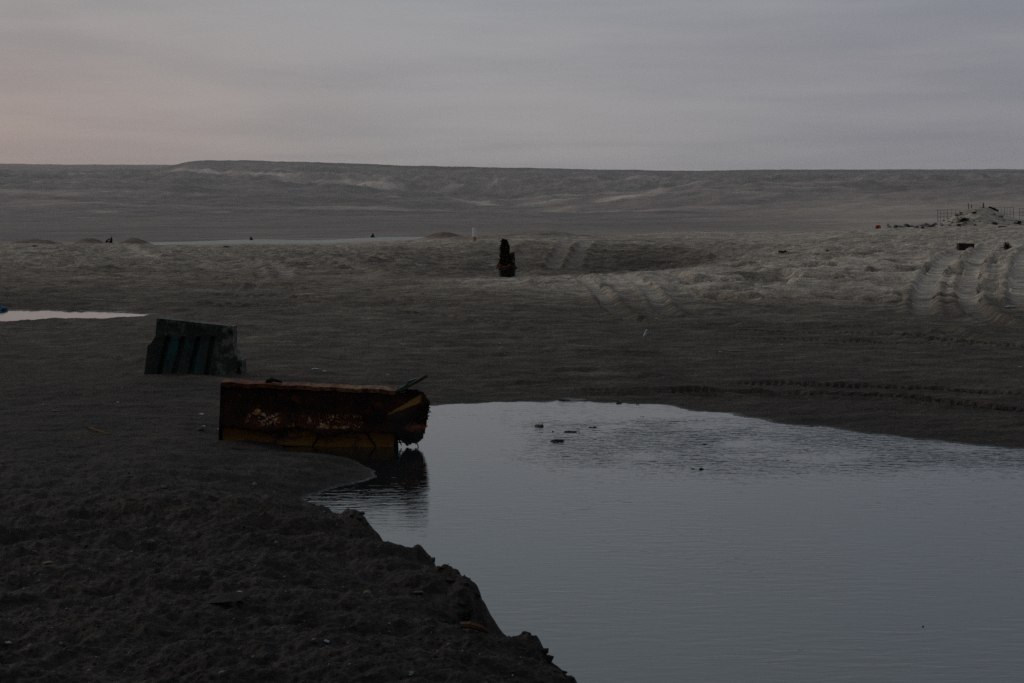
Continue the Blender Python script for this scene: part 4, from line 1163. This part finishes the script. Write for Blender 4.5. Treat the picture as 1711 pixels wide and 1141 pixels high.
# ------------------------------------------------------------------ floating weed in the pond
def floater(px, py, w_, h_, col, label, seed, name='floating_weed', cat='pond weed', flat=.8):
    x_, y_ = P0(px, py)
    V, Fc = lump_geo(w_, w_ * flat, h_, .75, 3, seed)
    o = link(name, V, Fc, col, None, False, (x_, y_, -.006))
    o.scale = (.85, .85, .6)
    return tag(o, label, cat)
M_ALG = simple('algae_clump', (.27, .27, .19), .8, .4, 30, (.10, .105, .07), .6, .01)
M_ALG2 = simple('dark_green_weed', (.050, .062, .034), .7, .4, 30)
floater(903, 712, .105, .055, M_ALG, 'pale olive weed clump floating in the pond, leftmost and farthest', 301)
floater(992, 714, .085, .030, M_ALG, 'pale olive weed clump floating right of the leftmost one', 302)
floater(930, 737, .15, .045, M_ALG2, 'dark green weed clump with a tail at the left of the rippled water', 303)
floater(958, 735, .05, .014, M_ALG2, 'small flat weed scrap beside the dark green weed clump', 304)
floater(994, 733.5, .085, .014, M_ALG2, 'thin flat weed scrap at the edge of the ripples', 305)
floater(1073, 696, .07, .014, M_ALG2, 'dark sliver floating near the far shore', 306)
floater(1172, 784, .05, .030, M_ALG2, 'round dark green weed lump floating alone in the middle of the pond', 307)
floater(1158, 783, .035, .016, M_ALG2, 'black bead of weed left of the round weed lump', 308)
floater(1178, 742, .065, .018, M_ALG2, 'dark weed scrap floating in the ripples below the far shore', 309)
floater(905, 697, .05, .008, M_ALG2, 'faint thin weed sliver behind the leftmost pale clump', 310)
floater(924, 721, .022, .022, M_ALG2, 'tiny dark weed tip above the dark green clump', 311)
x_, y_ = P0(960, 721.5)
V, Fc = tube_geo([(-.13, 0, .004), (-.05, .01, .008), (.02, 0, .006), (.05, -.02, .018), (.055, -.12, .004)], [.006, .007, .006, .005, .004], 5)
tag(link('floating_twig', V, Fc, M_ALG2, None, False, (x_, y_, 0)), 'thin bent twig floating above the dark green weed clump', 'twig')
x_, y_ = P0(1542, 1047)
V, Fc = lump_geo(.015, .01, .008, .3, 1, 5); tag(link('floating_speck', V, Fc, M_ALG2, None, False, (x_, y_, 0)), 'tiny dark speck floating at the lower right of the pond', 'floating speck')
crumple(958, 672, .34, .035, 'grey', 'crumpled pale plastic bag lying on the waterline of the far shore', 'plastic bag', 'plastic_bag', 61, .5)
crumple(980, 673, .09, .02, 'brown', 'dark red brown scrap at the right end of the plastic bag', 'litter', 'crumpled_scrap', 62)
crumple(1035, 672, .08, .025, 'grey', 'pale clod on the far waterline right of the plastic bag', 'clod', 'pale_clod', 63)

# ------------------------------------------------------------------ rubble heap, fence and rubbish on the right skyline
DH = 89.5
def sky_z(px, D=DH):
    xx = (px - 855.5) / F * D
    return xx, gz(xx, D)
STONE = [simple('rubble_%s' % k, c, .9, .3, 5) for k, c in (('light', (.20, .195, .19)), ('mid', (.12, .115, .112)), ('dark', (.028, .027, .028)))]
for k in range(78):
    if k < 52: px = rnd.triangular(1468, 1632, 1590)
    else: px = rnd.uniform(1600, 1711)
    D = DH + rnd.uniform(-3.0, 1.0)
    xx, zz_ = sky_z(px, D)
    w_ = rnd.uniform(.09, .26); m_ = rnd.choice([0, 0, 1, 1, 1, 2])
    V, Fc = lump_geo(w_ * 1.3, w_, w_ * rnd.uniform(.45, .8), .6, 1, 400 + k)
    o = link('rubble_stone', V, Fc, STONE[m_], None, False, (xx, D, zz_ - .02))
    where = 'in the low tail left of the far heap' if px < 1545 else 'on the left flank of the far heap' if px < 1600 else 'near the crest of the far heap' if px < 1655 else 'on the right slope of the far heap'
    tag(o, ('light grey', 'mid grey', 'nearly black')[m_] + ' lump of rubble ' + where, 'rubble', ('light', 'grey', 'black')[m_] + ' rubble lumps ' + where)
for (px, w_, h_, c_, lab, cat) in [
 (1468, .28, .24, 'orange', 'bright orange plastic rag at the left end of the rubble line', 'rag'),
 (1507, .26, .11, 'blue', 'blue plastic scrap in the rubble line, the left one of two', 'litter'),
 (1518, .24, .14, 'black', 'black lump between the two blue scraps in the rubble line', 'litter'),
 (1523, .20, .12, 'blue', 'blue plastic scrap in the rubble line, the right one of two', 'litter'),
 (1485, .30, .30, 'white', 'white crumpled sack right of the orange rag', 'sack'),
 (1600, .30, .34, 'pale', 'pale upright sack leaning on the left flank of the rubble heap', 'sack'),
 (1610, .50, .26, 'black', 'black tyre shaped heap on the left shoulder of the rubble heap', 'rubbish'),
 (1556, .42, .16, 'black', 'black rubbish low in the middle of the rubble line', 'rubbish'),
 (1572, .26, .16, 'white', 'white lump of rubbish at the left foot of the heap', 'rubbish'),
 (1703, .28, .22, 'black', 'black lump at the right end of the heap under the fence', 'rubbish')]:
    D = DH - 1.2
    xx, zz_ = sky_z(px, D)
    V, Fc = lump_geo(w_, w_ * .7, h_, .6, 2, int(px))
    tag(link('rubbish_lump', V, Fc, MATS[c_], None, False, (xx, D, zz_ - .02)), lab, cat)
# dark beam on the crest and brown plank lower
for (p0_, p1_, D, r_, dz_, c_, lab) in [(1652, 1668, 91.8, .07, .08, 'black', 'black beam lying on the crest of the rubble heap'), (1668, 1682, 85.0, .05, .03, 'brown', 'dark brown plank lying at the foot of the heap')]:
    x0, z0 = sky_z(p0_, D); x1, z1 = sky_z(p1_, D)
    V, Fc = tube_geo([(0, 0, 0), ((x1 - x0) * .5, 0, (z1 - z0) * .5 + .02), (x1 - x0, .05, z1 - z0)], [r_, r_ * 1.2, r_], 6)
    tag(link('fallen_beam', V, Fc, MATS[c_], None, False, (x0, D, z0 + dz_)), lab, 'beam')
M_OR = simple('rusty_orange_post', (.17, .070, .030), .8, .3)
for px, h_, ln, lab in [(1618.5, .40, -.04, 'rusty orange stake at the left edge of the heap crest, taller of a close pair'), (1622.5, .26, .02, 'shorter rusty stake beside the taller one on the heap crest'), (1643, .32, 0, 'thick rusty orange stake standing alone on the heap crest')]:
    xx, zz_ = sky_z(px, 91)
    r_ = .045 if px > 1640 else .028
    V, Fc = tube_geo([(0, 0, -.15), (ln * .5, 0, h_ * .5), (ln, 0, h_)], [r_, r_, r_ * .8], 6)
    o = link('rusty_stake', V, Fc, M_OR, None, False, (xx, 91, zz_)); tag(o, lab, 'stake')
M_WIRE = simple('rusty_mesh_wire', (.060, .040, .034), .9, .3)
def fence(pxs, top_py, D, nh, label):
    xs = [(p - 855.5) / F * D for p in pxs]
    z1 = CAM_H - (top_py - HOR) / F * D
    t = root('mesh_fence', (xs[0], D, 0), label, 'fence')
    zb = []
    for i, xx in enumerate(xs):
        zg = min(gz(xx, D), z1 - .1); zb.append(zg)
        V, Fc = tube_geo([(xx - xs[0], 0, zg - .15), (xx - xs[0] + jit(.02), jit(.02), z1 + jit(.03))], .009 if i % 3 else .014, 5)
        link('fence_bar', V, Fc, M_WIRE, t)
    for k in range(nh):
        zz_ = z1 - .02 - k * .23
        seg_ = [i for i in range(len(xs)) if zb[i] < zz_ + .1]
        if len(seg_) < 2: continue
        V, Fc = tube_geo([(xs[i] - xs[0], 0, zz_ + jit(.012)) for i in seg_], .008, 4)
        link('fence_wire', V, Fc, M_WIRE, t)
fence([1567, 1571, 1577, 1583, 1590, 1597, 1604], 350, 93.5, 4, 'faint rusty mesh fence left of the rubble heap')
fence([1650, 1654.5, 1659, 1663.5, 1668, 1673, 1678, 1683, 1688, 1693.5], 346, 94, 4, 'rusty grid mesh fence running down the right side of the rubble heap')
fence([1704, 1709, 1714, 1720, 1726], 348, 93, 4, 'separate piece of rusty mesh fence cut by the right edge of the photo')

# ------------------------------------------------------------------ loose clods and shells on the sand
def scatter(name, n_, region, size, mat, label, keep):
    V = []; Fc = []; m_ = 0; tries = 0
    base, bf = lump_geo(1, 1, 1, .5, 1, 9)
    pts = []
    xs = []; ys = []
    for _ in range(n_ * 3):
        D = region[2] * (region[3] / region[2]) ** rnd.random(); px = rnd.uniform(region[0], region[1])
        xs.append((px - 855.5) / F * D); ys.append(D)
    xs = np.array(xs); ys = np.array(ys)
    z_, s_, s2_, _, _ = ground_full(xs, ys, False)
    ok = np.nonzero(keep(s_, s2_, ys))[0][:n_]
    for i in ok:
        r_ = rnd.uniform(*size); a = rnd.uniform(0, 6.28); f_ = rnd.uniform(.35, .8); e_ = rnd.uniform(.5, 1)
        b_ = len(V)
        for vx, vy, vz in base:
            V.append((xs[i] + r_ * (vx * math.cos(a) - vy * e_ * math.sin(a)), ys[i] + r_ * (vx * math.sin(a) + vy * e_ * math.cos(a)), z_[i] - r_ * .12 + vz * r_ * f_))
        Fc += [tuple(b_ + q for q in f) for f in bf]
    o = link(name, V, Fc, mat)
    return tag(o, label, name.replace('_', ' '), kind='stuff')
M_LUMP = simple('lip_soil', (.026, .022, .020), .95, .45, 14)
scatter('bank_lumps', 190, (480, 990, 6.9, 11.6), (.02, .06), M_LUMP, 'rounded lumps of eroded soil along the lip of the near bank', lambda s, s2, y: (s > .05) & (s < .34) & (y < 11.6))
M_CLOD = simple('damp_clod', (.036, .032, .031), .95, .4, 20)
scatter('sand_clods', 1500, (-60, 960, 6.6, 14), (.006, .020), M_CLOD, 'crumbled damp clods strewn over the near bank', lambda s, s2, y: (s > .03) & (y < 14.5))
scatter('bank_pebbles', 350, (-60, 960, 6.6, 15), (.005, .013), MATS['pale'], 'pale shell crumbs strewn over the near bank', lambda s, s2, y: (s > .05) & (y < 16))
scatter('flat_pebbles', 420, (-60, 1780, 18, 60), (.010, .035), MATS['grey'], 'pale crumbs scattered over the sand beyond the pond', lambda s, s2, y: (s > .15) & (s2 > .1))
scatter('dark_clods', 500, (-60, 1780, 18, 45), (.010, .028), simple('far_clod', (.06, .055, .047), .95, .4, 20), 'dark clods scattered over the far bank', lambda s, s2, y: (s > .05) & (s2 > .1))

# ------------------------------------------------------------------ air
n = bpy.data.materials.new('haze'); n.use_nodes = True; t = n.node_tree; t.nodes.clear()
ho = t.nodes.new('ShaderNodeOutputMaterial'); pv = t.nodes.new('ShaderNodeVolumePrincipled')
pv.inputs['Color'].default_value = (.92, .91, .93, 1); pv.inputs['Density'].default_value = HAZE
pv.inputs['Anisotropy'].default_value = .2
t.links.new(pv.outputs[0], ho.inputs['Volume'])
V, Fc = box_geo(-11000, 11000, -11000, 11000, -60, 330)
hz_ = link('haze', V, Fc, n); tag(hz_, 'thin dusk haze over the plain', 'haze', kind='stuff')
